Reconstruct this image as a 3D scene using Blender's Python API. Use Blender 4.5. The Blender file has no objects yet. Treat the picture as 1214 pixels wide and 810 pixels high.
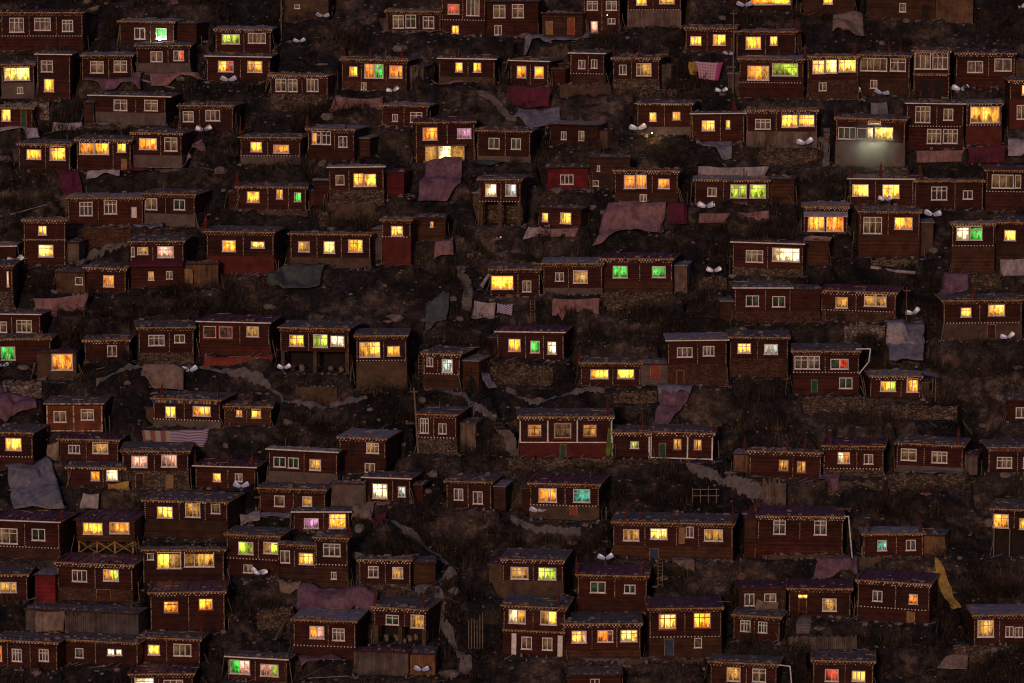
import bpy, math, random
import numpy as np
R = math.radians
random.seed(7)
rng = np.random.default_rng(7)
S = bpy.context.scene
C = S.collection

# ------------------------------------------------------------------ camera
PITCH = R(8.0); DIST = 450.0; FPX = 4500.0; SLOPE = math.tan(R(32.0))
CAM = np.array([0.0, -DIST * math.cos(PITCH), DIST * math.sin(PITCH)])
cd = bpy.data.cameras.new('camera'); cam = bpy.data.objects.new('camera', cd); C.objects.link(cam)
cam.location = CAM; cam.rotation_euler = (R(90) - PITCH, 0, 0)
cd.lens = FPX / 1214 * 36; cd.sensor_width = 36; cd.clip_start = 5; cd.clip_end = 5000
S.camera = cam
# ------------------------------------------------------------------ dusk sky and low warm glow
SUN_EL, SUN_AZ = R(13.0), R(192.0)         # low in front of the slope, over the valley; azimuth clockwise from +y
W = bpy.data.worlds.new('World'); S.world = W; W.use_nodes = True
nt = W.node_tree; bg = nt.nodes['Background']
sky = nt.nodes.new('ShaderNodeTexSky'); sky.sky_type = 'NISHITA'; sky.sun_disc = False
sky.sun_elevation = R(3.0); sky.sun_rotation = SUN_AZ; sky.air_density = 1.6; sky.dust_density = 3.0; sky.ozone_density = 3.0
tint = nt.nodes.new('ShaderNodeMix'); tint.data_type = 'RGBA'; tint.blend_type = 'MULTIPLY'; tint.inputs[0].default_value = 1   # violet afterglow
tint.inputs[7].default_value = (1.14, 0.84, 1.34, 1)
nt.links.new(sky.outputs[0], tint.inputs[6]); nt.links.new(tint.outputs[2], bg.inputs[0]); bg.inputs[1].default_value = 0.15
sd = bpy.data.lights.new('sun', 'SUN'); sun = bpy.data.objects.new('sun', sd); C.objects.link(sun)
sd.energy = 0.84; sd.angle = R(6); sd.color = (1.0, 0.72, 0.50)
sun.rotation_euler = (R(90) - SUN_EL, 0, math.pi - SUN_AZ)
S.view_settings.view_transform = 'Standard'; S.view_settings.look = 'None'; S.view_settings.gamma = 1
S.view_settings.exposure = 0.25
S.render.engine = 'CYCLES'
S.cycles.use_denoising = True; S.cycles.filter_width = 1.1
S.cycles.max_bounces = 5; S.cycles.diffuse_bounces = 3; S.cycles.glossy_bounces = 2
S.cycles.sample_clamp_indirect = 3.0

# ------------------------------------------------------------------ pixel <-> place
FWD = np.array([0, math.cos(PITCH), -math.sin(PITCH)]); UP = np.array([0, math.sin(PITCH), math.cos(PITCH)])
RIGHT = np.array([1.0, 0, 0])
K = 310 / 1196
TX = {'A': 0, 'B': 300, 'C': 600, 'D': 904}
def T(t, x, y): return TX[t[0]] + x * K, int(t[1]) * 200 + y * K
def ray(px, py): return FWD + RIGHT * ((px - 607) / FPX) + UP * (-(py - 405) / FPX)
def on_slope(px, py):
    d = ray(px, py); t = (SLOPE * CAM[1] - CAM[2]) / (d[2] - SLOPE * d[1]); return CAM + d * t
def at_y(px, py, y):
    d = ray(px, py); return CAM + d * ((y - CAM[1]) / d[1])

# ------------------------------------------------------------------ materials
MATS = {}
def nodes(name, rough=0.85):
    m = bpy.data.materials.new(name); m.use_nodes = True; t = m.node_tree
    b = t.nodes['Principled BSDF']; b.inputs['Roughness'].default_value = rough
    b.inputs['Specular IOR Level'].default_value = 0.25
    MATS[name] = m
    return m, t, b
def N(t, ty, **kw):
    n = t.nodes.new(ty)
    for k, v in kw.items():
        if k in n.inputs: n.inputs[k].default_value = v
        else: setattr(n, k, v)
    return n
def mth(t, op, a, b_=None):
    n = t.nodes.new('ShaderNodeMath'); n.operation = op
    for i, x in enumerate((a, b_)):
        if x is None: continue
        if isinstance(x, (int, float)): n.inputs[i].default_value = x
        else: t.links.new(x, n.inputs[i])
    return n.outputs[0]
def ramp(t, src, stops):
    r = t.nodes.new('ShaderNodeValToRGB'); e = r.color_ramp.elements
    while len(e) < len(stops): e.new(0.5)
    for el, (p, c) in zip(e, stops): el.position = p; el.color = (*c, 1)
    t.links.new(src, r.inputs[0]); return r
def mixc(t, fac, a, b, mode='MIX'):
    m = t.nodes.new('ShaderNodeMix'); m.data_type = 'RGBA'; m.blend_type = mode
    if isinstance(fac, (int, float)): m.inputs[0].default_value = fac
    else: t.links.new(fac, m.inputs[0])
    for i, v in ((6, a), (7, b)):
        if isinstance(v, tuple): m.inputs[i].default_value = (*v, 1)
        else: t.links.new(v, m.inputs[i])
    return m.outputs[2]
def bump(t, b, h, s, d):
    n = N(t, 'ShaderNodeBump', Strength=s, Distance=d); t.links.new(h, n.inputs['Height']); t.links.new(n.outputs[0], b.inputs['Normal'])
def coords(t, world=False):
    if world:
        return t.nodes.new('ShaderNodeNewGeometry').outputs['Position']
    tc = t.nodes.new('ShaderNodeTexCoord'); oi = t.nodes.new('ShaderNodeObjectInfo')
    v = t.nodes.new('ShaderNodeVectorMath'); v.operation = 'MULTIPLY_ADD'
    cmb = t.nodes.new('ShaderNodeCombineXYZ')
    for i in range(3): t.links.new(oi.outputs['Random'], cmb.inputs[i])
    v.inputs[1].default_value = (57.3, 31.7, 3.0)
    t.links.new(cmb.outputs[0], v.inputs[0]); t.links.new(tc.outputs['Object'], v.inputs[2])
    return v.outputs[0]
def noise(t, co, scale, detail=4, rough=0.6):
    n = N(t, 'ShaderNodeTexNoise', Scale=scale, Detail=detail, Roughness=rough); t.links.new(co, n.inputs['Vector']); return n.outputs[0]
def stretch(t, co, s):
    m = t.nodes.new('ShaderNodeMapping'); m.inputs['Scale'].default_value = s; t.links.new(co, m.inputs[0]); return m.outputs[0]

def wood(name, c0, c1, plank=0.22, vertical=False, rough=0.85):
    """weathered boards: plank joints in the bump, colour drifting from board to board"""
    m, t, b = nodes(name, rough); co = coords(t)
    sx = (1 / plank, 1, 0.25) if vertical else (0.25, 1, 1 / plank)
    p = stretch(t, co, sx)
    sep = t.nodes.new('ShaderNodeSeparateXYZ'); t.links.new(p, sep.inputs[0])
    fl = N(t, 'ShaderNodeMath', operation='FLOOR'); fr = N(t, 'ShaderNodeMath', operation='FRACT')
    ax = sep.outputs['X' if vertical else 'Z']
    t.links.new(ax, fl.inputs[0]); t.links.new(ax, fr.inputs[0])
    wn = N(t, 'ShaderNodeTexWhiteNoise', noise_dimensions='1D'); t.links.new(fl.outputs[0], wn.inputs['W'])
    n1 = noise(t, stretch(t, co, (9, 9, 1.0) if vertical else (1.0, 9, 9)), 1.6, 5, .7)
    n2 = noise(t, co, 0.8, 4)
    a = N(t, 'ShaderNodeMath', operation='MULTIPLY_ADD'); a.inputs[1].default_value = 0.35
    t.links.new(wn.outputs[0], a.inputs[0]); t.links.new(n1, a.inputs[2])
    r = ramp(t, a.outputs[0], [(0.35, c0), (0.95, c1)])
    oi = t.nodes.new('ShaderNodeObjectInfo')
    dirt = ramp(t, n2, [(0.35, (0.55, 0.5, 0.5)), (0.62, (1.1, 1.05, 1.0))])
    c = mixc(t, 1.0, r.outputs[0], dirt.outputs[0], 'MULTIPLY')
    tint = ramp(t, oi.outputs['Random'], [(0.0, (0.7, 0.75, 0.8)), (1.0, (1.25, 1.12, 1.0))])
    c = mixc(t, 1.0, c, tint.outputs[0], 'MULTIPLY')
    t.links.new(c, b.inputs['Base Color'])
    gap = N(t, 'ShaderNodeMath', operation='PINGPONG'); gap.inputs[1].default_value = 0.5; t.links.new(fr.outputs[0], gap.inputs[0])
    g2 = N(t, 'ShaderNodeMath', operation='MINIMUM'); g2.inputs[1].default_value = 0.16; t.links.new(gap.outputs[0], g2.inputs[0])
    bump(t, b, g2.outputs[0], 0.9, 0.25)
    return m
def mottled(name, stops, scale=2.0, bs=0.5, bd=0.08, world=False, rough=0.9, scale2=11):
    m, t, b = nodes(name, rough); co = coords(t, world)
    n1 = noise(t, co, scale, 6, .65); n2 = noise(t, co, scale2, 5, .7)
    r = ramp(t, n1, stops)
    d = ramp(t, n2, [(0.3, (0.6, 0.6, 0.6)), (0.7, (1.25, 1.25, 1.25))])
    t.links.new(mixc(t, 1.0, r.outputs[0], d.outputs[0], 'MULTIPLY'), b.inputs['Base Color'])
    bump(t, b, n2, bs, bd)
    return m
def masonry(name, c0, c1, mortar, scale=3.2, sx=(1, 1, 1.7), world=False):
    m, t, b = nodes(name, 0.95); co = coords(t, world); p = stretch(t, co, sx)
    v = N(t, 'ShaderNodeTexVoronoi', Scale=scale); t.links.new(p, v.inputs['Vector'])
    e = N(t, 'ShaderNodeTexVoronoi', Scale=scale, feature='DISTANCE_TO_EDGE'); t.links.new(p, e.inputs['Vector'])
    sep = t.nodes.new('ShaderNodeSeparateColor'); t.links.new(v.outputs['Color'], sep.inputs[0])
    r = ramp(t, sep.outputs[0], [(0.0, c0), (1.0, c1)])
    er = ramp(t, e.outputs['Distance'], [(0.0, (0, 0, 0)), (0.09, (1, 1, 1))])
    n = noise(t, co, 1.1, 5)
    d = ramp(t, n, [(0.3, (0.45, 0.45, 0.45)), (0.65, (1.1, 1.1, 1.1))])
    c = mixc(t, er.outputs[0], mortar, r.outputs[0])
    t.links.new(mixc(t, 1.0, c, d.outputs[0], 'MULTIPLY'), b.inputs['Base Color'])
    bump(t, b, er.outputs[0], 0.8, 0.12)
    return m
def cloth(name, c0, c1, stripes=None, rough=0.8):
    m, t, b = nodes(name, rough); co = coords(t)
    n = noise(t, co, 0.9, 6, .7); n2 = noise(t, stretch(t, co, (2, 2, .8)), 1.1, 6, .7)
    r = ramp(t, n, [(0.32, c0), (0.68, c1)])
    d = ramp(t, n2, [(0.32, (0.55, 0.52, 0.53)), (0.52, (0.88, 0.87, 0.88)), (0.68, (1.12, 1.1, 1.1))])
    t.links.new(mixc(t, 1.0, r.outputs[0], d.outputs[0], 'MULTIPLY'), b.inputs['Base Color'])
    bump(t, b, n2, 0.5, 0.2)
    return m
def pattern_cloth(name, kind):
    m, t, b = nodes(name, 0.85)
    uv = t.nodes.new('ShaderNodeTexCoord').outputs['UV']
    if kind == 'stripes':
        w = N(t, 'ShaderNodeTexWave', Scale=3.3, bands_direction='Y'); t.links.new(uv, w.inputs['Vector'])
        w2 = N(t, 'ShaderNodeTexWave', Scale=2.0, bands_direction='X'); t.links.new(uv, w2.inputs['Vector'])
        r = ramp(t, w.outputs['Fac'], [(0.4, (0.13, 0.06, 0.2)), (0.55, (0.4, 0.36, 0.38))])
        r2 = ramp(t, w2.outputs['Fac'], [(0.4, (0.25, 0.08, 0.1)), (0.6, (0.32, 0.3, 0.2))])
        sp = t.nodes.new('ShaderNodeSeparateXYZ'); t.links.new(uv, sp.inputs[0])
        gt = N(t, 'ShaderNodeMath', operation='GREATER_THAN'); gt.inputs[1].default_value = 0.42; t.links.new(sp.outputs[0], gt.inputs[0])
        c = mixc(t, gt.outputs[0], r2.outputs[0], r.outputs[0])
    elif kind == 'check':
        k = N(t, 'ShaderNodeTexChecker', Scale=9.0); t.links.new(uv, k.inputs['Vector'])
        k.inputs[1].default_value = (0.12, 0.1, 0.22, 1); k.inputs[2].default_value = (0.5, 0.45, 0.55, 1); c = k.outputs[0]
    else:
        p = stretch(t, uv, (9, 6, 1)); v = N(t, 'ShaderNodeTexVoronoi', Scale=1.0, Randomness=0.15); t.links.new(p, v.inputs['Vector'])
        r = ramp(t, v.outputs['Distance'], [(0.24, (0.3, 0.05, 0.16)), (0.3, (0.5, 0.33, 0.42))]); c = r.outputs[0]
        sp = t.nodes.new('ShaderNodeSeparateXYZ'); t.links.new(uv, sp.inputs[0])
        gt = N(t, 'ShaderNodeMath', operation='GREATER_THAN'); gt.inputs[1].default_value = 0.8; t.links.new(sp.outputs[0], gt.inputs[0])
        c = mixc(t, gt.outputs[0], c, (0.36, 0.06, 0.22))
    t.links.new(c, b.inputs['Base Color'])
    return m

wood('maroon_boards', (0.023, 0.0075, 0.0055), (0.085, 0.0235, 0.016))
wood('crimson_boards', (0.10, 0.012, 0.014), (0.2, 0.024, 0.026))
wood('brown_boards', (0.032, 0.015, 0.009), (0.095, 0.044, 0.024))
wood('orange_plaster', (0.13, 0.035, 0.018), (0.22, 0.065, 0.03), 0.6)
wood('tan_boards', (0.10, 0.055, 0.028), (0.24, 0.14, 0.075), 0.3, True)
wood('grey_boards', (0.07, 0.055, 0.05), (0.19, 0.155, 0.14), 0.3, True)
mottled('mud_wall', [(0.3, (0.045, 0.028, 0.019)), (0.7, (0.13, 0.082, 0.052))], 1.0)
mottled('grey_plaster', [(0.3, (0.075, 0.055, 0.046)), (0.7, (0.17, 0.13, 0.11))], 0.8, 0.3)
mottled('red_plaster', [(0.3, (0.06, 0.012, 0.010)), (0.7, (0.14, 0.028, 0.02))], 0.8, 0.3)
masonry('rubble_stone', (0.06, 0.04, 0.027), (0.21, 0.15, 0.10), (0.03, 0.02, 0.015), 2.6)
masonry('earth_brick', (0.075, 0.033, 0.02), (0.16, 0.075, 0.045), (0.05, 0.03, 0.02), 3.0, (1, 1, 2.4))
masonry('pale_stone', (0.13, 0.10, 0.085), (0.3, 0.24, 0.21), (0.06, 0.045, 0.04), 1.6)
mottled('roof_soil', [(0.3, (0.05, 0.040, 0.040)), (0.7, (0.19, 0.155, 0.15))], 1.2, 0.8, 0.15)
mottled('roof_purple', [(0.3, (0.06, 0.022, 0.036)), (0.7, (0.15, 0.056, 0.082))], 1.0, 0.5, 0.1, rough=0.6)
mottled('roof_tin', [(0.3, (0.12, 0.115, 0.13)), (0.7, (0.34, 0.32, 0.34))], 1.5, 0.6, 0.1, rough=0.55)
mottled('eave_wood', [(0.34, (0.12, 0.06, 0.026)), (0.6, (0.48, 0.28, 0.12))], 2.0, 0.4)
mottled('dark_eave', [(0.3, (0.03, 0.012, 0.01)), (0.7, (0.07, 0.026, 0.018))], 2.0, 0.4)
mottled('white_paint', [(0.25, (0.55, 0.5, 0.46)), (0.6, (0.86, 0.82, 0.77))], 1.5, 0.2, scale2=5)
mottled('beam_paint', [(0.38, (0.08, 0.05, 0.03)), (0.6, (0.64, 0.50, 0.33))], 2.5, 0.2, scale2=5)
mottled('red_paint', [(0.3, (0.20, 0.045, 0.028)), (0.7, (0.32, 0.085, 0.05))], 2, 0.2)
mottled('blue_paint', [(0.3, (0.03, 0.045, 0.09)), (0.7, (0.06, 0.08, 0.15))], 2, 0.2)
mottled('green_paint', [(0.3, (0.012, 0.06, 0.03)), (0.7, (0.03, 0.11, 0.055))], 2, 0.2)
mottled('tan_paint', [(0.3, (0.2, 0.12, 0.06)), (0.7, (0.34, 0.21, 0.1))], 2, 0.2)
mottled('dark_gap', [(0.3, (0.012, 0.008, 0.007)), (0.7, (0.03, 0.02, 0.016))], 2, 0.2)  # near-black in place of shade inside open porches and stores; dark doors too
mottled('stone_lump', [(0.3, (0.09, 0.07, 0.062)), (0.7, (0.28, 0.23, 0.2))], 1.5, 0.5)
mottled('pole_wood', [(0.3, (0.12, 0.09, 0.06)), (0.7, (0.26, 0.19, 0.13))], 2, 0.3)
mottled('pennant_red', [(0.3, (0.055, 0.012, 0.010)), (0.7, (0.16, 0.032, 0.022))], 2, 0.3)
mottled('reflector', [(0.3, (0.50, 0.57, 0.68)), (0.7, (0.72, 0.79, 0.9))], 1.2, 0.05, 0.02, rough=0.45); MATS['reflector'].node_tree.nodes['Principled BSDF'].inputs['Metallic'].default_value = 0.4
mottled('iron', [(0.3, (0.06, 0.055, 0.05)), (0.7, (0.14, 0.12, 0.11))], 3, 0.2, rough=0.5)
mottled('wire_black', [(0.3, (0.02, 0.02, 0.02)), (0.7, (0.03, 0.03, 0.03))], 3, 0.2)
mottled('path_dust', [(0.3, (0.075, 0.066, 0.063)), (0.7, (0.19, 0.168, 0.16))], 1.5, 0.5, world=True)
mottled('thorn_twigs', [(0.35, (0.010, 0.0065, 0.004)), (0.55, (0.026, 0.016, 0.009)), (0.68, (0.075, 0.045, 0.022))], 0.35, 0.0, world=True, scale2=2)
mottled('dry_blades', [(0.36, (0.018, 0.012, 0.008)), (0.5, (0.048, 0.032, 0.019)), (0.68, (0.13, 0.086, 0.048))], 0.28, 0.0, world=True, scale2=3)
cloth('tarp_mauve', (0.10, 0.055, 0.075), (0.24, 0.135, 0.17))
cloth('tarp_rose', (0.17, 0.085, 0.085), (0.36, 0.21, 0.2))
cloth('tarp_white', (0.22, 0.19, 0.21), (0.48, 0.43, 0.44))
cloth('tarp_magenta', (0.07, 0.010, 0.026), (0.14, 0.022, 0.05))
cloth('tarp_blue', (0.10, 0.10, 0.13), (0.25, 0.24, 0.28))
cloth('tarp_tan', (0.15, 0.105, 0.08), (0.32, 0.24, 0.185))
cloth('tarp_green', (0.045, 0.055, 0.05), (0.10, 0.12, 0.11))
cloth('tarp_yellow', (0.32, 0.19, 0.035), (0.55, 0.37, 0.09))
cloth('tarp_lime', (0.10, 0.2, 0.03), (0.22, 0.36, 0.07))
cloth('tarp_red', (0.16, 0.025, 0.018), (0.28, 0.05, 0.034))
for k_ in ('stripes', 'check', 'dots'): pattern_cloth('cloth_' + k_, k_)

def ground_mat():
    m, t, b = nodes('hillside_earth', 0.95); co = coords(t, True)
    n1 = noise(t, co, 0.11, 6, .7); n2 = noise(t, co, 0.8, 6, .75); n3 = noise(t, co, 4.0, 5, .7)
    r = ramp(t, n1, [(0.37, (0.008, 0.0075, 0.0082)), (0.5, (0.027, 0.0225, 0.021)), (0.63, (0.125, 0.092, 0.070))])
    d = ramp(t, n2, [(0.36, (0.22, 0.2, 0.22)), (0.5, (0.85, 0.85, 0.9)), (0.62, (2.2, 1.95, 1.75))])
    c = mixc(t, 1.0, r.outputs[0], d.outputs[0], 'MULTIPLY')
    v = N(t, 'ShaderNodeTexVoronoi', Scale=1.9); t.links.new(co, v.inputs['Vector'])
    sp = ramp(t, v.outputs['Distance'], [(0.12, (1, 1, 1)), (0.2, (0, 0, 0))])
    k = N(t, 'ShaderNodeMath', operation='MULTIPLY'); t.links.new(sp.outputs[0], k.inputs[0]); t.links.new(n2, k.inputs[1])
    c = mixc(t, k.outputs[0], c, (0.17, 0.13, 0.10))
    at = t.nodes.new('ShaderNodeAttribute'); at.attribute_name = 'made'
    nz = t.nodes.new('ShaderNodeSeparateXYZ'); t.links.new(t.nodes.new('ShaderNodeNewGeometry').outputs['True Normal'], nz.inputs[0])
    steep = ramp(t, nz.outputs[2], [(0.5, (1, 1, 1)), (0.72, (0, 0, 0))]); flat = ramp(t, nz.outputs[2], [(0.86, (0, 0, 0)), (0.96, (1, 1, 1))])
    sv = stretch(t, co, (1, 1, 1.6)); cell = N(t, 'ShaderNodeTexVoronoi', Scale=2.4); t.links.new(sv, cell.inputs['Vector']); ed = N(t, 'ShaderNodeTexVoronoi', Scale=2.4, feature='DISTANCE_TO_EDGE'); t.links.new(sv, ed.inputs['Vector'])
    sc = t.nodes.new('ShaderNodeSeparateColor'); t.links.new(cell.outputs['Color'], sc.inputs[0])
    stn = ramp(t, sc.outputs[0], [(0, (0.035, 0.026, 0.02)), (1, (0.15, 0.11, 0.085))]); jn = ramp(t, ed.outputs['Distance'], [(0, (.12, .12, .12)), (.1, (1, 1, 1))])
    stc = mixc(t, 1.0, stn.outputs[0], jn.outputs[0], 'MULTIPLY')
    patch = ramp(t, n1, [(0.42, (0, 0, 0)), (0.52, (1, 1, 1))])
    c = mixc(t, mth(t, 'MULTIPLY', mth(t, 'MULTIPLY', steep.outputs[0], at.outputs['Fac']), patch.outputs[0]), c, stc)
    c = mixc(t, mth(t, 'MULTIPLY', mth(t, 'MULTIPLY', flat.outputs[0], at.outputs['Fac']), .75), c, mixc(t, 1.0, d.outputs[0], (0.075, 0.066, 0.066), 'MULTIPLY'))
    t.links.new(c, b.inputs['Base Color'])
    bump(t, b, n3, 1.0, 0.5)
    return m
ground_mat()

LIT = {'y': ((1.0, 0.37, 0.032), 3.8), 'Y': ((1.0, 0.55, 0.10), 3.1), 'W': ((1.0, 0.84, 0.46), 2.6), 'o': ((1.0, 0.31, 0.035), 2.0),
       'e': ((0.95, 0.50, 0.10), 0.5), 'g': ((0.10, 1.0, 0.12), 1.0), 'l': ((0.66, 1.0, 0.08), 1.0), 'p': ((1.0, 0.50, 0.36), 1.1),
       'v': ((0.85, 0.36, 0.75), 0.7), 'r': ((1.0, 0.14, 0.07), 0.62), 't': ((0.16, 0.85, 0.66), 0.7), 'b': ((0.75, 0.95, 0.85), 0.85)}
DIM = {'c': ((0.40, 0.29, 0.15), 0.085), 'G': ((0.05, 0.16, 0.085), 0.05), 'd': ((0.035, 0.026, 0.024), 0.012), 'w': ((0.3, 0.25, 0.22), 0.06)}  # panes without a lamp behind, given a faint glow of their own
def pane_mat(k):
    """a curtained window: vertical folds, objects on the sill and the lamp inside somewhere behind"""
    lit = k in LIT
    col, st = LIT[k] if lit else DIM[k]
    m, t, b = nodes('window_light_' + k if lit else 'window_curtain_' + k, 0.25)
    co = coords(t)
    folds = noise(t, stretch(t, co, (5, 1, 0.15)), 1.5, 4, .7)
    blob = noise(t, stretch(t, co, (1.2, 1, .7)), 1.0, 2, .5)
    fine = noise(t, stretch(t, co, (1.6, 1, 1)), 3.0, 2, .5)
    f = ramp(t, folds, [(0.36, (0.5, 0.42, 0.36)), (0.5, (0.95, 0.95, 0.95)), (0.64, (1.1, 1.12, 1.15))])
    g = ramp(t, blob, [(0.36, (0.34, 0.31, 0.28)), (0.48, (0.85, 0.83, 0.8)), (0.64, (1.15, 1.2, 1.2))])
    h = ramp(t, fine, [(0.38, (0.25, 0.22, 0.2)), (0.44, (1.0, 1.0, 1.0))])
    rn_ = t.nodes.new('ShaderNodeObjectInfo').outputs['Random']; fa = mth(t, 'FRACT', mth(t, 'MULTIPLY', rn_, 37.7))
    c = mixc(t, 1.0, mixc(t, fa, f.outputs[0], (.95, .95, .95)), g.outputs[0], 'MULTIPLY'); c = mixc(t, 0.7, c, h.outputs[0], 'MULTIPLY')
    # painted into the colour: lamp falloff, silhouettes on the sill, a half-drawn curtain
    uv = t.nodes.new('ShaderNodeTexCoord').outputs['UV']; oi = t.nodes.new('ShaderNodeObjectInfo'); M = lambda op, a, b_=None: mth(t, op, a, b_)
    sp = t.nodes.new('ShaderNodeSeparateXYZ'); t.links.new(uv, sp.inputs[0]); u, v = sp.outputs[0], sp.outputs[1]
    rnd = oi.outputs['Random']; r2_ = M('FRACT', M('MULTIPLY', rnd, 17.31)); r3_ = M('FRACT', M('MULTIPLY', rnd, 71.7))
    du = M('SUBTRACT', u, M('ADD', M('MULTIPLY', r2_, .7), .15)); dv = M('MULTIPLY', M('SUBTRACT', v, .68), .8)
    ds = M('SQRT', M('ADD', M('MULTIPLY', du, du), M('MULTIPLY', dv, dv)))
    glow = ramp(t, ds, [(0.05, (1.5, 1.5, 1.5)), (0.3, (1.0, .97, .9)), (0.75, (.5, .45, .4))])
    c = mixc(t, 1.0, c, glow.outputs[0], 'MULTIPLY')
    w = N(t, 'ShaderNodeTexNoise', Scale=5.0, Detail=1.0, noise_dimensions='1D'); t.links.new(M('ADD', u, M('MULTIPLY', rnd, 90.0)), w.inputs['W'])
    sill = M('LESS_THAN', v, M('MULTIPLY', M('SUBTRACT', w.outputs[0], .34), 1.15))
    drawn = M('MULTIPLY', M('LESS_THAN', u, M('SUBTRACT', M('MULTIPLY', r3_, .75), .25)), .55)
    c = mixc(t, M('MULTIPLY', sill, .72), c, mixc(t, 1.0, c, (.1, .09, .08), 'MULTIPLY')); c = mixc(t, drawn, c, mixc(t, 1.0, c, (.25, .2, .17), 'MULTIPLY'))
    if k in 'yYo':
        cl = mixc(t, r3_, tuple(np.array(col) * (1, .78, .6)), tuple(np.array(col) * (1, 1.4, 1.6))); c = mixc(t, 1.0, c, cl, 'MULTIPLY')
    else: c = mixc(t, 1.0, c, col, 'MULTIPLY')
    if k == 'd':
        r2 = ramp(t, noise(t, stretch(t, co, (1, 1, .4)), 2.2, 3), [(0.52, (0.03, 0.024, 0.022)), (0.6, (0.22, 0.18, 0.15))]); c2 = r2.outputs[0]
        t.links.new(c2, b.inputs['Base Color'])
    else:
        t.links.new(mixc(t, 1.0, c, (0.5, 0.5, 0.5), 'MULTIPLY'), b.inputs['Base Color'])
    t.links.new(c, b.inputs['Emission Color'])
    oi = t.nodes.new('ShaderNodeObjectInfo')
    mr = N(t, 'ShaderNodeMapRange'); t.links.new(oi.outputs['Random'], mr.inputs[0])
    mr.inputs[3].default_value = st * 0.75; mr.inputs[4].default_value = st * 1.3
    t.links.new(mr.outputs[0], b.inputs['Emission Strength'])
    b.inputs['Specular IOR Level'].default_value = 0.5
    return m
for k_ in list(LIT) + list(DIM): pane_mat(k_)
m_, t_, b_ = nodes('lamp_glow'); b_.inputs['Emission Color'].default_value = (1, .95, .8, 1); b_.inputs['Emission Strength'].default_value = 12

# ------------------------------------------------------------------ mesh builder
class MB:
    def __init__(s): s.v = []; s.f = []; s.m = []; s.uv = None
    def quad(s, a, b, c, d, mi=0):
        n = len(s.v); s.v += [a, b, c, d]; s.f.append((n, n + 1, n + 2, n + 3)); s.m.append(mi)
    def box(s, x0, y0, z0, x1, y1, z1, mi=0):
        n = len(s.v)
        s.v += [(x0, y0, z0), (x1, y0, z0), (x1, y1, z0), (x0, y1, z0), (x0, y0, z1), (x1, y0, z1), (x1, y1, z1), (x0, y1, z1)]
        s.f += [(n, n+3, n+2, n+1), (n+4, n+5, n+6, n+7), (n, n+1, n+5, n+4), (n+1, n+2, n+6, n+5), (n+2, n+3, n+7, n+6), (n+3, n, n+4, n+7)]
        s.m += [mi] * 6
    def bar(s, p, q, r, mi=0, sides=6, r2=None):
        p = np.array(p, float); q = np.array(q, float); d = q - p; L = np.linalg.norm(d)
        if L < 1e-6: return
        d /= L; a = np.cross(d, (0, 0, 1) if abs(d[2]) < .9 else (1, 0, 0)); a /= np.linalg.norm(a); b = np.cross(d, a)
        n = len(s.v); r2 = r if r2 is None else r2
        for c, rr in ((p, r), (q, r2)):
            for i in range(sides):
                an = 2 * math.pi * i / sides; s.v.append(tuple(c + (a * math.cos(an) + b * math.sin(an)) * rr))
        for i in range(sides):
            j = (i + 1) % sides; s.f.append((n + i, n + j, n + sides + j, n + sides + i)); s.m.append(mi)
        s.f.append(tuple(range(n + sides - 1, n - 1, -1))); s.f.append(tuple(range(n + sides, n + 2 * sides))); s.m += [mi, mi]
    def lump(s, c, rx, ry, rz, mi=0, seed=None):
        rd = random.Random(seed if seed is not None else random.random())
        n = len(s.v); K1, K2 = 6, 3
        s.v.append((c[0], c[1], c[2] - rz * .8))
        for j in range(1, K2 + 1):
            ph = -math.pi / 2 + math.pi * j / (K2 + 1)
            for i in range(K1):
                th = 2 * math.pi * (i + .5 * (j % 2)) / K1; k = rd.uniform(.75, 1.2)
                s.v.append((c[0] + rx * k * math.cos(ph) * math.cos(th), c[1] + ry * k * math.cos(ph) * math.sin(th), c[2] + rz * k * math.sin(ph)))
        s.v.append((c[0], c[1], c[2] + rz * .9)); top = len(s.v) - 1
        for i in range(K1):
            j = (i + 1) % K1; s.f.append((n, n + 1 + j, n + 1 + i)); s.m.append(mi)
            for q in range(K2 - 1):
                a = n + 1 + q * K1; s.f.append((a + i, a + j, a + K1 + j, a + K1 + i)); s.m.append(mi)
            a = n + 1 + (K2 - 1) * K1; s.f.append((a + i, a + j, top)); s.m.append(mi)
    def build(s, name, mats, parent=None, smooth=False, loc=None, rz=0):
        me = bpy.data.meshes.new(name); me.from_pydata(s.v, [], s.f)
        if isinstance(mats, str): mats = [mats]
        for k in mats: me.materials.append(MATS[k])
        me.polygons.foreach_set('material_index', s.m)
        if smooth: me.polygons.foreach_set('use_smooth', [True] * len(s.f))
        if s.uv:
            l = me.uv_layers.new(name='UVMap')
            for p in me.polygons:
                for li, vi in zip(p.loop_indices, p.vertices): l.data[li].uv = s.uv[vi]
        me.update()
        o = bpy.data.objects.new(name, me); C.objects.link(o)
        if parent: o.parent = parent
        if loc is not None: o.location = loc
        o.rotation_euler.z = rz
        return o
LABELS = set()
def tag(o, label, cat, group=None, kind=None):
    n = len(label.split())
    if not 4 <= n <= 16: print('LABEL LENGTH', n, label)
    if label in LABELS: print('DUP LABEL', label)
    LABELS.add(label)
    o['label'] = label; o['category'] = cat
    if group: o['group'] = group
    if kind: o['kind'] = kind
    return o
def empty(name, loc, rz=0):
    o = bpy.data.objects.new(name, None); C.objects.link(o); o.location = loc; o.rotation_euler.z = rz; o.empty_display_size = .3; return o
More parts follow.
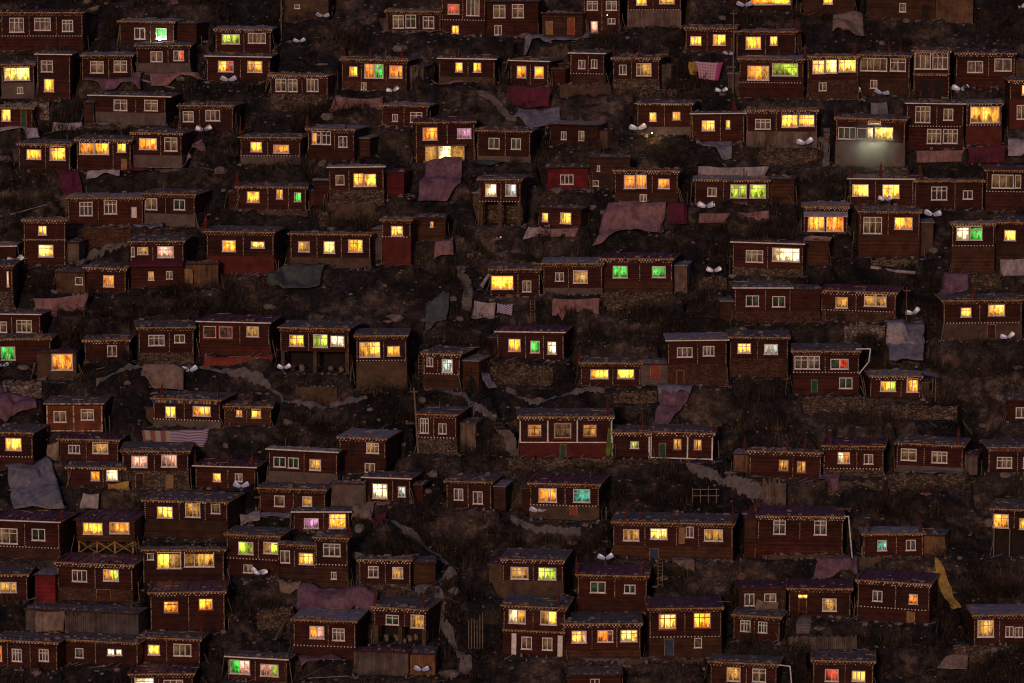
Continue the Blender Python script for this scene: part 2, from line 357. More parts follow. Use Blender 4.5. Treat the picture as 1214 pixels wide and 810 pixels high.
# ------------------------------------------------------------------ the houses, row by row
# tile, x0, roof, x1, foot, top of the foundation, windows, label; opts: P foundation, R roof, M wall, Y turn, T dotted trim, F pennants, D doors
HS = []
def H(t, x0, yr, x1, yb, yp, wins, label, **o): HS.append((t, x0, yr, x1, yb, yp, wins, label, o))
# --- rows at the top, first quarter
H('A0', 8, 55, 382, 235, 168, [(45,82,112,148,'d3t'),(160,82,235,140,'d3t'),(287,92,338,145,'d3t')], 'large three-bay house with ornate unlit windows above a dotted trim', P='m', T=165)
H('A0', 545, 95, 800, 205, None, [(615,128,665,180,'d2'),(715,128,765,178,'g2')], 'house with a star-like white lamp under its green window', lamp=(730,176))
H('A0', 625, 205, 870, 340, 290, [(690,235,745,283,'c2'),(795,232,843,278,'dr2')], 'house just below the star-like lamp, one window showing red flowers', P='g')
H('A0', 985, 130, 1240, 240, None, [(1015,157,1098,202,'l4'),(1135,152,1217,198,'c4')], 'house with one lime lit window, beside the pole at the top', F=[])
H('A0', 945, 255, 1235, 375, None, [(997,280,1068,330,'yr2t'),(1132,278,1200,330,'o2t')], 'house with red and orange windows above a white solar cooker')
H('A0', 10, 290, 160, 450, 378, [(22,305,140,368,'Y4t'),(80,398,108,428,'c2')], 'narrow house with a full-width bright window over a grey lower storey', P='g')
H('A0', 170, 245, 322, 455, None, [(188,278,243,330,'d2t'),(202,362,248,420,'y2')], 'two-storey house with an unlit window over a yellow one', F=[170])
H('A0', 375, 250, 605, 365, None, [(413,280,475,335,'c2t'),(521,277,582,330,'c2t')], 'house with two dull cream windows under a gold-dotted eave, upper left')
H('A0', 430, 435, 760, 570, 515, [(520,457,583,507,'d2t'),(662,455,724,505,'c2t')], 'house under a long thin roof with a white metal edge', P='g', C=2, ov=30)
H('A0', 820, 480, 1070, 605, None, [(837,510,887,558,'c2t'),(942,503,1010,553,'d3')], 'house with two unlit windows right above a lone solar cooker', F=[])
H('A0', -15, 490, 150, 590, None, [(8,500,50,555,'y2')], 'low house with a yellow window and teal door at the edge', D=[(95,497,122,587,'green')])
H('A0', 85, 655, 325, 785, None, [(122,685,190,730,'y2'),(230,668,303,732,'y2t')], 'house with two unequal glowing yellow windows left of a brighter house')
H('A0', 350, 635, 600, 785, None, [(362,645,433,708,'o2'),(433,642,500,707,'y2'),(537,640,578,695,'y2')], 'brightest house of its row, its facade filled with golden windows', D=[(555,725,582,783,'tan')])
H('A0', 605, 605, 835, 780, 710, [(637,633,720,685,'o3'),(755,628,815,690,'c2t')], 'house on grey plaster foundation, with a speckled orange window and cream window', P='g')
H('A0', 1100, 625, 1377, 752, 712, [(1147,650,1200,695,'y2'),(1252,662,1325,700,'o3')], 'house with yellow and slim orange windows below a row of dark brush', P='g', F=[1090])
# --- top, second quarter
H('B0', 140, -40, 345, 100, None, [(190,22,215,40,'d1')], 'plain tan mud shed with one tiny dark opening', M='u', C=3, shed=1)
H('B0', 610, 48, 860, 150, 137, [(640,70,690,130,'c2t'),(698,68,747,128,'G2t'),(778,75,830,130,'d2t')], 'house with three unlit windows on a rounded stone terrace', P='s')
H('B0', 862, -60, 1062, 165, 97, [(890,20,943,66,'r2'),(975,-10,1035,72,'Gd3'),(910,118,942,155,'y2')], 'tall house with a red-lit window and dotted trim below it', P='m', T=92, D=[(1015,100,1030,160,'dark')])
H('B0', 1068, 5, 1305, 165, None, [(1100,23,1155,82,'c2t'),(1185,20,1239,82,'c2t'),(1104,115,1138,160,'d2')], 'tall house with cream windows right of the red-lit house', D=[(1187,112,1208,160,'dark')], C=3)
H('B0', 405, 270, 705, 415, 375, [(440,307,478,350,'y2'),(510,293,555,358,'o2t'),(555,293,598,358,'g2t'),(625,298,685,355,'o3'),(495,378,520,412,'c2')], 'wide house whose paired middle windows glow orange and green', P='k', Y=-14, F=[385,535,685])
H('B0', 850, 265, 1105, 390, 352, [(925,287,958,330,'y2'),(1007,287,1043,330,'y2')], 'house under a thin pale roof line with two small yellow windows', P='u', C=2, F=[928])
H('B0', 78, 340, 345, 450, 432, [(103,362,153,420,'c2t'),(160,362,205,420,'c2t'),(248,360,302,418,'c3')], 'low house with three tall cream windows above bare dark ground', P='s')
H('B0', 590, 480, 800, 580, None, [(637,523,663,557,'w2'),(720,512,775,560,'d2t')], 'low house with a curled tin roof and a small white window', R='g')
H('B0', 250, 588, 465, 735, 690, [(270,600,312,662,'od2t'),(315,600,358,662,'d2t'),(393,622,434,673,'d2')], 'house with rubbish on its roof and dim paired windows', P='m', R='g', Y=-15, F=[235,425])
H('B0', 745, 555, 1015, 745, None, [(778,583,845,640,'o2t'),(935,588,1000,635,'v3')], 'house with an orange and a violet window above a glass porch', porch=(790,660,965,747))
H('B0', 1025, 595, 1267, 745, 715, [(1077,632,1127,682,'G2'),(1180,632,1225,682,'G2')], 'house with two dark green curtains beside the glowing glass porch', P='g', C=1)
# --- top, third quarter
H('C0', 165, 60, 350, 180, None, [], 'open-fronted shed hung with a red cloth door curtain', M='b', C=3, shed=1, D=[(282,82,316,160,'red'),(180,97,214,160,'tan')])
H('C0', 355, -30, 520, 152, None, [(370,5,420,48,'w2t'),(457,5,507,48,'w2t'),(388,97,420,152,'p1'),(465,85,500,110,'d2')], 'tall house with white-barred windows and a pink curtain downstairs', bulb=(463,70))
H('C0', 555, -45, 800, 122, 45, [(595,-12,643,24,'y2'),(700,-12,770,18,'o2')], 'house at the upper edge standing on a grey board base', P='w')
H('C0', 1095, -65, 1310, 55, None, [(1120,-15,1300,22,'y5')], 'house at the upper edge with one long golden window')
H('D0', 190, -70, 420, 70, None, [(277,-15,320,20,'y2')], 'dark house at the upper edge with a small yellow window', M='b', C=3)
H('D0', 480, -50, 785, 92, None, [(625,15,655,55,'d1')], 'large unlit brown barn at the upper edge', M='b', C=3, shed=1, D=[(727,20,765,85,'dark')])
H('D0', 790, -20, 960, 105, None, [], 'timber lean-to shed with sloping beams at the upper edge', M='t', C=3, shed=1)
H('C0', 820, 125, 1045, 238, None, [(842,167,893,208,'y3'),(945,157,1003,207,'y3t')], 'house with two golden windows left of the tall thin pole')
H('C0', 1052, 140, 1325, 268, None, [(1095,168,1165,225,'y4'),(1206,167,1240,208,'y2')], 'house with glowing windows right of the tall thin pole', F=[1350])
H('C0', 20, 275, 195, 388, None, [(50,303,93,357,'o2'),(130,303,173,357,'o1')], 'house with two orange windows below a striped grey tarp', Y=-18)
H('C0', 293, 240, 448, 382, 337, [(330,275,362,315,'d2'),(388,272,417,312,'d2')], 'small house with two small dark windows close together', P='b', Y=-10)
H('C0', 490, 262, 700, 405, 362, [(518,297,552,342,'d2'),(597,290,665,347,'e4t')], 'house with a latticed cream-lit window under two red pennants', P='s', Y=-12, F=[490,610])
H('C0', 600, 470, 850, 615, 580, [(657,515,688,555,'y2'),(762,512,797,548,'y3')], 'house on pale footing with two small yellow windows above lit brush', P='g', Y=-8)
H('C0', 850, 515, 1090, 652, None, [(895,550,955,598,'y3t'),(1005,550,1025,590,'y1')], 'house with a bright window and a slit-like lit side pane', F=[1038])
H('C0', 1100, 500, 1420, 675, 602, [(1140,545,1210,592,'w3t'),(1260,525,1333,583,'y3t'),(1337,525,1408,578,'y3t')], 'house with a broad yellow double window over grey boards', P='w')
H('C0', 205, 567, 420, 670, None, [(252,603,277,640,'w2'),(332,598,358,643,'c2')], 'dark house with a tiny white window and a green door pane', Y=-14, C=3)
H('C0', 378, 718, 565, 866, 795, [(414,758,428,784,'w1'),(395,826,423,852,'d1')], 'brown board hut stacked over a dark lower room', M='b', P='b', C=3, shed=1)
H('C1', 190, -8, 375, 95, None, [(247,27,308,72,'d3')], 'crimson painted house with a single unlit window', M='R', C=3)
H('C1', 498, 5, 785, 158, 112, [(540,30,590,92,'o3t'),(593,28,643,90,'o3t'),(695,45,747,90,'o2'),(612,117,645,150,'c2')], 'house with wide orange windows and a cream window downstairs', P='b', Y=-9)
H('D0', -105, 268, 185, 450, 352, [(-68,302,30,368,'oe3'),(43,290,160,347,'l4t')], 'house with a lime-lit window right of an orange window', P='m', T=378, F=[186,212], R='g')
H('D0', 205, 255, 438, 455, 365, [(228,275,283,337,'Y2t'),(287,273,340,335,'Y2t'),(347,265,427,330,'Y3t'),(257,377,292,415,'c2')], 'house with three pale blazing windows over a brick lower storey', P='k', F=[418])
H('D0', 440, 250, 668, 440, 355, [(448,267,567,327,'c4'),(580,267,650,325,'d2t'),(494,367,525,405,'c2')], 'house with broad cream windows between two pennants and blazing windows', P='b', F=[572,627])
H('D0', 690, 230, 852, 450, None, [(695,240,768,317,'c3'),(775,240,845,317,'d3t')], 'tall house whose upper windows fill the facade over an open porch', T=345, mid=340, D=[(715,365,765,445,'dark'),(785,365,830,445,'dark')])  # open porch below: its shade painted as near-black door panels
H('D0', 885, 240, 1150, 405, 352, [(937,280,1007,333,'d2'),(1058,268,1135,325,'d2')], 'broad dark house with two unlit windows behind a pair of cookers', P='m')
H('D0', 1130, 365, 1290, 590, 455, [(1185,390,1210,435,'y2'),(1162,480,1205,545,'c2')], 'two-storey house cut by the edge with a narrow yellow window', P='r')
H('D0', 335, 540, 645, 758, 650, [(345,585,425,640,'G3'),(430,587,473,637,'G1'),(475,583,503,637,'W1'),(508,580,592,637,'Y2'),(478,552,536,570,'y2')], 'long glazed house spilling pale light, half green half white', P='g', F=[330,597], spill=(500,650))
H('D0', 655, 470, 915, 682, 583, [(695,488,763,562,'c3t'),(823,497,867,550,'c2'),(750,590,815,657,'c3t'),(823,590,890,655,'c3t')], 'two-storey house with white-barred windows on both floors', P='m', T=578)
H('D0', 932, 470, 1092, 668, 572, [(950,488,1082,562,'o4')], 'narrow house with one broad amber window over a maroon base', P='r', R='g')
H('D1', 1020, 5, 1250, 195, 105, [(1045,28,1145,90,'c3'),(1150,28,1178,88,'c1')], 'house cut by the edge with a triple cream window, upper right', P='m')
# --- second row of tiles
H('A1', 312, 130, 655, 258, None, [(365,152,425,215,'d3t'),(477,145,537,207,'d3t')], 'long house with two transom windows and a short white door', D=[(600,175,628,225,'white')])
H('A1', 657, 112, 895, 262, 207, [(665,138,720,190,'c2'),(797,140,850,187,'G2')], 'house with a blue-framed window adjoining the short white door', P='g')
H('A1', 110, 230, 300, 442, None, [(177,262,215,303,'y2'),(177,348,245,403,'Y2t')], 'square two-storey tower house with a lit window on each floor', mid=325)
H('A1', 300, 335, 362, 422, None, [], 'little grey board shed leaning beside the tower house', M='g', C=3, shed=1)
H('A1', -40, 350, 75, 432, None, [], 'dark windowless cabin cut off by the edge', C=2, shed=1)
H('A1', -40, 440, 62, 640, 560, [(35,470,45,540,'o1')], 'house end at the edge with one orange slit window', P='s')
H('A1', 600, 328, 845, 548, 440, [(633,358,683,392,'e2'),(605,357,620,402,'d1'),(725,355,800,407,'p3t'),(680,470,707,510,'e2'),(763,468,792,505,'c2')], 'two-storey house with a magenta awning between its floors', P='m', awn=425, D=[(848,460,885,527,'tan')])
H('A1', 388, 450, 578, 568, None, [(473,487,523,540,'o2t')], 'low house with a single orange window next to a ladder')
H('A1', 255, 470, 390, 568, None, [(347,495,382,530,'w1')], 'tan plank shack with a blank white shutter', M='t', C=3, shed=1)
H('A1', 945, 285, 1255, 482, 400, [(1017,328,1080,380,'y2t'),(1150,332,1213,362,'Y2')], 'house above a bright red plastered foundation wall', P='r', Y=-8, F=[920,916])
H('A1', 1085, 80, 1400, 190, None, [(1130,105,1187,155,'y2t'),(1264,95,1294,138,'o2'),(1345,108,1377,150,'g2')], 'house with yellow, orange and small green windows in a row', F=[1085])
H('A1', -30, 660, 190, 770, None, [(-30,700,33,750,'c2t'),(78,692,150,748,'c3t')], 'house at the edge with cream windows above a green-lit house')
H('A2', -30, 2, 235, 120, None, [(5,42,72,103,'g2')], 'house with a vivid green window at the edge')
H('A2', 388, 8, 592, 108, None, [(492,37,537,87,'d2')], 'small low house with one unlit window between dotted posts')
H('A2', 635, -50, 885, 120, 70, [(680,-12,753,37,'w3t'),(797,-12,845,25,'c2')], 'house with a pinkish curtain on a rough stone base', P='s', Y=8)
H('A2', 908, -75, 1235, 82, 30, [(928,-52,992,8,'d2tR'),(1000,-52,1068,8,'d2tR'),(1130,-52,1187,-5,'e2t')], 'house with red-framed double windows above a red cloth fence', P='m')
H('B1', 170, 295, 540, 452, 408, [(207,335,260,382,'e2'),(325,332,377,387,'Y2t'),(438,323,505,380,'y3t')], 'three-bay house with a light in every window above a gully', P='u')
H('B1', 590, 230, 722, 440, 312, [(632,262,687,308,'Y2t')], 'narrow tall house with one pale window over red plaster', P='r', Y=-6)
H('B1', 735, 222, 880, 335, None, [(810,242,825,268,'o1')], 'open veranda cabin with a slim orange light beside the tall house', M='b', C=3, shed=1)
H('B1', 350, -12, 600, 165, 97, [(380,28,420,73,'c1'),(462,22,508,82,'y2t'),(510,25,565,82,'y2t')], 'house with a double yellow window on a high stone foundation', P='s')
H('B1', 605, 15, 690, 125, None, [], 'red lean-to shed with a mauve roof beside a stone foundation', M='R', R='p', C=3, shed=1)
H('B1', 1035, 45, 1225, 260, 150, [(1063,70,1115,127,'W2t'),(1155,70,1205,125,'b2t')], 'house raised on mud pillars with two white-lit windows', P='o', Y=-8)
H('C1', -72, 455, 155, 582, None, [(-69,490,33,552,'y4t'),(75,512,115,563,'c2')], 'house with a double golden window and a propped white flap', F=[])
H('C1', 170, 430, 440, 572, 545, [(225,475,265,515,'w2'),(307,465,373,523,'e2t')], 'house under a flat grey tin roof, two dim windows', P='g', R='g', Y=-4)
H('C1', 440, 408, 760, 568, 517, [(490,445,557,500,'g2'),(668,445,730,497,'g2')], 'long house with two bright green windows', P='b', R='p', Y=-10)
H('C1', 150, 178, 340, 265, None, [(165,205,193,245,'y2'),(248,200,298,250,'y2t')], 'small house with two yellow windows above a pinkish cloth', Y=-16, C=3)
H('C1', 862, 48, 1200, 158, None, [(920,88,963,128,'d2'),(1025,72,1100,133,'l2t'),(1113,70,1187,133,'l2t')], 'house with two broad lime-lit windows above a cooker')
H('D1', 30, 45, 145, 158, None, [], 'brown board shed against the lime-lit house', M='b', C=3, shed=1, Y=-8)
H('D1', -135, 335, 182, 492, 455, [(-75,375,3,430,'c3t'),(43,360,167,422,'W4t')], 'house with a broad white-lit window and an unlit one', P='s')
H('D1', 187, 328, 300, 438, None, [], 'rust-brown shed with a firelit roof edge', M='b', C=3, shed=1)
H('D1', -130, 540, 128, 705, 655, [(-78,580,-18,630,'G2'),(43,583,102,632,'G2')], 'house with two green curtained windows behind strung wires', P='k')
H('D1', 130, 550, 262, 705, 655, [], 'plain maroon extension between two green-curtained and cream-windowed houses', C=3, P='k', shed=1)
H('C2', -40, -30, 265, 100, None, [(12,8,68,65,'y2'),(112,15,155,70,'g2'),(190,18,230,75,'W2t')], 'house with yellow, green and white windows side by side', R='p', Y=-10)
H('C2', 740, 8, 1010, 222, 122, [(782,45,853,90,'w3'),(900,40,953,85,'w3')], 'house with white-barred windows on a brown stone ground floor', P='k', D=[(780,150,815,213,'brown')])
H('C2', 1022, -5, 1288, 180, 97, [(1057,28,1118,73,'Y3t'),(1178,30,1241,77,'b3')], 'house with one yellow and one bluish white window over brick', P='k')
# --- right side of second row
H('D1', 400, 42, 688, 162, None, [(413,72,487,127,'y3t'),(548,72,625,135,'y3t')], 'house glowing yellow behind cookers stored on the roof below', F=[405,540,658])
H('D1', 695, 52, 1008, 190, None, [(770,82,843,143,'d3t'),(915,100,960,140,'d2')], 'long dark house with one wide and one small unlit window', F=[718])
H('D1', 187, 170, 388, 292, None, [(207,205,283,287,'o3'),(290,203,370,287,'o3')], 'house whose two large amber windows fill the front', awn=200, R='g')
H('D1', 440, 193, 715, 405, 305, [(458,222,543,298,'c3t'),(600,222,682,277,'y3')], 'house on a tall base of reddish boards, one window yellow', P='b', F=[432], R='d')
H('D1', 865, 248, 1058, 482, 352, [(885,262,943,327,'W2t'),(945,262,1003,327,'g2t')], 'house with a window half white and half green lit', P='b')
H('D1', 1062, 243, 1290, 425, 347, [(1105,282,1157,330,'y2')], 'house at the edge with one square yellow window', P='b', C=1)
H('D1', 270, 558, 605, 698, 655, [(335,590,390,640,'e2'),(463,570,515,627,'e2t'),(515,570,563,627,'e2t')], 'house with a flat dark red roof and warm cream windows', P='k', R='p', T=650, D=[(340,665,380,697,'dark')])  # opening in the foundation: its shade painted as a near-black panel
H('D1', 825, 598, 1185, 782, 705, [(905,635,953,677,'y2t'),(1030,622,1107,673,'y3t')], 'broad house with two yellow windows and a low plaster ground floor', P='u', F=[960], D=[(1025,712,1065,775,'brown')])
# --- third row of tiles
H('A2', 170, 65, 350, 192, None, [(238,75,335,150,'o3')], 'mud shack with a broad orange lit shutter', M='u', R='p', C=3, shed=1)
H('A2', 213, 298, 472, 432, None, [(247,337,305,388,'c2'),(372,328,432,378,'c2t')], 'orange-brown house outlined in pale trim', M='O', C=4)
H('A2', 700, 278, 1012, 412, 377, [(757,318,805,368,'y2t'),(885,312,968,357,'o3')], 'house with a strip of coloured cloths along its eave', P='g', F=[740,998], bunting=1)
H('A2', 1025, 312, 1240, 402, None, [(1080,332,1108,362,'o2'),(1150,325,1194,368,'y3')], 'low house with two small warm windows right of coloured cloths', M='b', F=[1145])
H('A2', -30, 430, 155, 600, 545, [(28,460,103,517,'y3')], 'house at the edge whose yellow window shows a dark silhouette', P='m')
H('A2', 270, 462, 545, 562, None, [(313,493,367,532,'d3'),(425,478,498,530,'e3t')], 'house below the orange-brown one, with a dim yellow-green window', R='p')
H('A2', 308, 590, 575, 682, None, [(417,613,458,655,'y2'),(488,602,543,653,'W2t')], 'low house with yellow and white windows above a yellow tarp', R='d', F=[460])
H('A2', 560, 515, 862, 695, 610, [(602,542,675,595,'p2'),(738,535,810,592,'p3')], 'house with two pink-lit windows over a stone store', P='s', D=[(758,627,793,690,'tan'),(620,622,660,690,'brown')])
H('A2', 893, 585, 1172, 692, None, [(975,622,1012,660,'y2'),(1077,620,1112,657,'c2')], 'dark house with one small yellow window above a cooker', F=[890,1155])
H('A3', 660, -28, 1048, 150, 65, [(720,5,793,57,'y3t'),(852,-15,922,50,'e2t'),(972,-15,1015,30,'c1')], 'house with three windows lit in fading brightness over a brown store', P='b')
H('B1', 125, 725, 442, 932, 836, [(168,762,235,814,'y2t'),(278,757,345,817,'l2t'),(358,762,422,810,'W2t')], 'house with yellow, lime and white windows above an open store', P='o2', F=[])
H('B2', 475, -12, 705, 235, 110, [(490,20,585,90,'y4t'),(617,40,675,85,'o2')], 'house on a tall plastered base with a wide yellow window', P='u', T=105)
H('B2', 780, 70, 948, 237, 167, [(795,95,825,135,'w2'),(865,98,915,160,'b2t')], 'house beside a steep stair, one window dimly blue', P='b', Y=-16)
H('B2', 755, 348, 932, 530, 458, [(765,372,805,440,'w3t'),(850,393,887,440,'w2')], 'house right of the wooden power pole, with white-barred windows', P='s', Y=-12)
H('B2', 70, 512, 388, 678, 617, [(93,552,150,598,'G2'),(160,552,210,600,'G2'),(260,555,313,605,'e2')], 'house with a glittering littered roof and paired green windows', P='g', R='g')
H('B2', 395, 455, 608, 620, 548, [(520,480,578,528,'e3t'),(513,573,560,617,'c2')], 'two-storey house with a glazed veranda below the power pole slope', P='m', Y=-14, D=[(440,482,470,545,'dark')])
H('B2', 510, 637, 722, 750, None, [(548,670,617,738,'W3t'),(665,680,700,727,'b2')], 'house with a brilliant white window beside a grey block')
H('B2', 28, 688, 332, 802, None, [(97,725,145,775,'c1'),(227,725,272,770,'e2')], 'long low house with a cream and a dim gold window')
H('B2', 358, 665, 508, 772, None, [], 'plain grey plastered block without any windows', M='p', C=3, shed=1)
H('B2', 885, 655, 1092, 782, None, [(920,693,963,745,'w2'),(1007,703,1052,760,'w2')], 'low house with two small dark windows and white frames', Y=-12)
H('C2', 340, 112, 615, 218, None, [(385,147,468,190,'y4'),(508,145,585,188,'y4')], 'low house with two wide yellow windows beside a brick annex', F=[328])
H('C2', 615, 118, 738, 218, None, [], 'white-plastered annex patched with red brick', M='p', C=3, shed=1, D=[(658,120,705,190,'red')])
H('C2', 60, 358, 485, 548, 482, [(97,397,163,455,'e2tR'),(217,390,300,463,'c3tR'),(350,397,415,455,'e2tR')], 'grand house with solid white posts and three red-framed windows', P='r', C=5, T=480, F=[462], D=[(245,487,275,545,'green')])
H('C2', 482, 430, 658, 552, None, [(568,475,607,507,'l2')], 'low annex with a single small lime window', C=5, F=[625])
H('C2', 658, 430, 945, 560, None, [(763,463,803,515,'e2R'),(855,463,895,515,'e2R')], 'house with a white corner pillar and red-framed windows', C=5, T=553, F=[950,], D=[(698,485,730,552,'green')])
H('C2', 110, 665, 425, 832, 768, [(150,692,233,755,'o3'),(308,692,385,752,'t2t')], 'house with an orange and a turquoise window', P='u', R='p', Y=-10, F=[], D=[(290,770,328,812,'red')])
H('D2', 140, 58, 440, 262, 162, [(147,85,207,145,'w2t'),(210,85,262,145,'w2t'),(310,98,392,145,'Gr2'),(350,183,410,233,'G2')], 'two-storey house with a white drainpipe and small green door', P='m', T=160, pipe=[(425, 52), (492, 50), (484, 110), (440, 165)], D=[(222,193,253,252,'green')])
H('D2', 490, 172, 722, 275, None, [(537,200,608,247,'yl3'),(657,187,710,250,'o2')], 'low house with yellow-lime and orange windows and a side awning', saw=(722, 165, 808, 182))
H('D2', -60, 518, 265, 642, None, [(72,558,120,612,'e2R'),(155,562,197,617,'e2R')], 'house with two dim brown windows above a board fence', F=[115,192], Y=-8)
H('D2', 280, 492, 552, 632, 600, [(345,525,400,577,'Wo2t'),(463,533,505,578,'w2')], 'house with a white and orange curtained window', P='s', F=[310], Y=-8)
H('D2', 615, 485, 912, 618, 590, [(635,513,705,567,'c2t'),(772,520,842,572,'c3t')], 'house with two cream windows on a grey stone terrace', P='g', F=[890])
H('D2', 1030, 498, 1280, 620, None, [(1070,547,1140,598,'c3t'),(1190,547,1215,598,'c2')], 'house at the edge with ragged cloth under its eave', bunting=2)
H('D2', 1120, 285, 1300, 385, None, [(1158,320,1212,368,'w2')], 'small house at the edge above a dark ravine', C=3)
# --- bottom row of tiles
H('A3', -30, 62, 280, 240, 187, [(-30,105,83,175,'c3t'),(150,102,213,155,'G2')], 'house at the edge with a cream window beside a green one', P='b', F=[290])
H('A3', 350, 60, 620, 218, 162, [(382,77,473,130,'y4'),(505,72,597,125,'o4')], 'house on braced timber stilts with a purple tin roof', P='o3', R='p', C=3, M='b')
H('A3', 260, 258, 612, 432, 377, [(330,295,400,348,'d3'),(475,287,548,340,'ol3')], 'house with one unlit window and one orange-green curtain', P='k', D=[(442,378,512,420,'brown')])
H('A3', 655, 195, 1025, 352, None, [(720,210,830,285,'ye4'),(843,203,980,278,'e3'),(675,215,705,245,'d1')], 'house with wide glazed amber front above the twin yellow windows', R='d')
H('A3', 690, 388, 1030, 572, None, [(750,432,820,488,'y2tR'),(910,422,978,478,'y2tR')], 'tall house with twin yellow windows in orange frames', F=[1030])
H('A3', -30, 308, 128, 428, None, [(0,347,78,395,'e3')], 'house at the edge with a dull orange triple window')
H('A3', -30, 612, 270, 742, None, [(-30,645,8,715,'o1'),(55,655,102,712,'w3t'),(183,650,230,705,'w3t')], 'house with two tall white-barred windows near the lower corner')
H('A3', 275, 612, 638, 725, None, [(343,655,382,698,'w1'),(495,650,528,680,'W2'),(535,650,563,677,'W2')], 'long dim house with two tiny white windows')
H('A3', 638, 600, 918, 715, None, [(677,637,732,683,'y2'),(795,628,878,683,'c3')], 'house with one patterned yellow window and a tall white door', F=[945], D=[(608,640,640,713,'white')])
H('A3', 600, 762, 885, 880, None, [(617,785,707,840,'W4t'),(750,795,840,840,'c3')], 'house under a purple roof cut by the lower edge', R='p')
H('A3', 1040, 688, 1317, 800, None, [(1050,708,1145,772,'gp4'),(1192,720,1277,775,'pl3')], 'house with green and pink striped curtains')
H('A3', 1035, 128, 1280, 318, 243, [(1090,165,1160,222,'l2'),(1207,160,1274,213,'el2'),(1115,268,1157,305,'c2')], 'house with a lime curtain over a dark ground floor', P='m', T=242)
H('B3', 185, 20, 440, 112, None, [(233,55,300,102,'v3'),(347,35,425,102,'y3t')], 'house with a violet window and a tall yellow one')
H('B3', 288, 140, 438, 385, 268, [(325,172,405,230,'w3t'),(360,300,385,333,'w2')], 'tall narrow house below a glittering roof, barred window and small one', P='b', Y=-12, F=[480])
H('B3', 115, 172, 290, 345, 282, [(125,205,172,262,'c2'),(213,213,280,265,'y3t')], 'house with a yellow window attached to a tall narrow house', P='b')
H('B3', 485, 240, 722, 378, 355, [(527,275,575,327,'w2t'),(638,278,688,330,'e2t')], 'house with two barred windows beside a long grey path', P='s', Y=-5)
H('B3', 185, 518, 472, 692, 640, [(260,550,328,607,'op2t'),(365,557,422,613,'w3t')], 'house with one pink-orange window below a huge mauve tarp', P='m', Y=-10)
H('B3', 552, 462, 792, 632, 552, [(607,500,668,545,'G2t'),(722,492,783,552,'e2t')], 'house with an open dark store below and two pennants', P='o2', F=[557,780])
H('B3', 460, 662, 712, 772, None, [], 'patchwork shed of mismatched boards under a mauve roof', M='g', R='p', C=3, shed=1)
H('B3', 718, 672, 832, 772, None, [], 'small tan shed near the lower edge', M='t', C=3, shed=1)
H('C3', -15, 240, 262, 425, 342, [(22,280,103,335,'e3t'),(148,280,230,335,'l3t')], 'house with a bright lime window beside a cream one', P='u')
H('C3', -15, 455, 268, 682, 578, [(10,477,88,540,'We2'),(155,477,230,540,'ey2'),(70,598,118,655,'c2'),(165,598,212,655,'c2')], 'two-storey house with white pillars on the ground floor', P='m', mid=572, F=[242], pil=[25, 238])
H('C3', 325, 312, 642, 485, 428, [(383,347,453,398,'G2'),(538,357,590,397,'G2')], 'house with two dark green windows below a mirrored cooker', P='m', F=[318,618])
H('C3', 490, 72, 1035, 242, 185, [(537,110,610,162,'e3'),(660,103,738,153,'Y3t'),(822,93,858,142,'w2'),(905,103,990,157,'e2')], 'longest house, in four bays with a red painted front panel', P='b', F=[548,612,766,1033], D=[(790,92,818,172,'tan'),(655,195,700,243,'blue')])
H('C3', 255, 532, 615, 695, 657, [(300,570,368,625,'yp3t'),(418,568,490,622,'or3t'),(523,567,600,620,'Y3t')], 'house with three patterned glowing windows in a row', P='b')
H('C3', 655, 462, 985, 692, 600, [(695,490,780,565,'Y3tR'),(855,487,938,560,'y3tR'),(860,603,895,647,'c1')], 'house with two large golden windows and a blue door', P='b', T=597, R='p', F=[600], D=[(722,605,768,682,'blue')])
H('C3', 1065, 372, 1278, 485, None, [(1090,400,1135,455,'w2'),(1180,400,1235,440,'c2')], 'house hung with burlap under a purple roof', M='b', R='p', C=3)
H('C3', 1040, 497, 1250, 615, None, [(1072,525,1118,577,'G3t'),(1152,527,1193,577,'G3t')], 'low house with two green six-pane windows')
H('C3', 935, 712, 1235, 840, None, [(1010,740,1072,803,'e2t'),(1125,740,1187,800,'c2t')], 'house at the lower edge beneath a small roof lamp', pipe=[(1210, 715), (1300, 720), (1312, 840)])
H('C3', 290, 768, 525, 880, None, [(385,790,428,830,'d2')], 'roof-level view of a dark house at the lower edge', C=3)
H('D3', -25, 42, 365, 232, 152, [(47,67,103,130,'w2t'),(233,65,290,130,'w2t')], 'large house with a ribbed purple roof and two unlit windows', P='m', R='p', F=[-30], pipe=[(365, 45), (388, 42), (410, 240)])
H('D3', 460, 122, 735, 228, None, [(525,155,568,203,'t2'),(655,155,700,203,'w2')], 'low house with a pale blue-green window and a small plain one', F=[480,718])
H('D3', 738, 130, 832, 225, None, [], 'shed filled with stacked boards beside a low house', M='t', C=3, shed=1)
H('D3', 435, 342, 757, 528, 467, [(503,392,547,440,'w2'),(665,397,705,442,'o2')], 'house with one glowing orange-pink window and a gold-lit tarp', P='m', noann=1, D=[(660,477,698,527,'tan')])
H('D3', 120, 372, 402, 500, None, [(273,422,338,480,'e2t')], 'house whose door has a lit transom', R='p', D=[(165,422,203,490,'brown')], transom=(165,407,203,418))
H('D3', 230, 703, 505, 840, None, [(285,747,347,803,'r2'),(407,752,468,800,'y3')], 'house with a red window next to a yellow one', Y=-5)
H('D3', 1050, 12, 1280, 235, 105, [(1057,40,1125,103,'y2t'),(1172,55,1215,105,'y2')], 'house on thin stilts with bright yellow windows at the edge', P='o4')
H('D3', 965, 492, 1280, 632, None, [(982,520,1057,598,'e3t'),(1110,550,1147,598,'w2'),(1152,553,1190,600,'c2')], 'house at the edge with one tall dim window and two small')
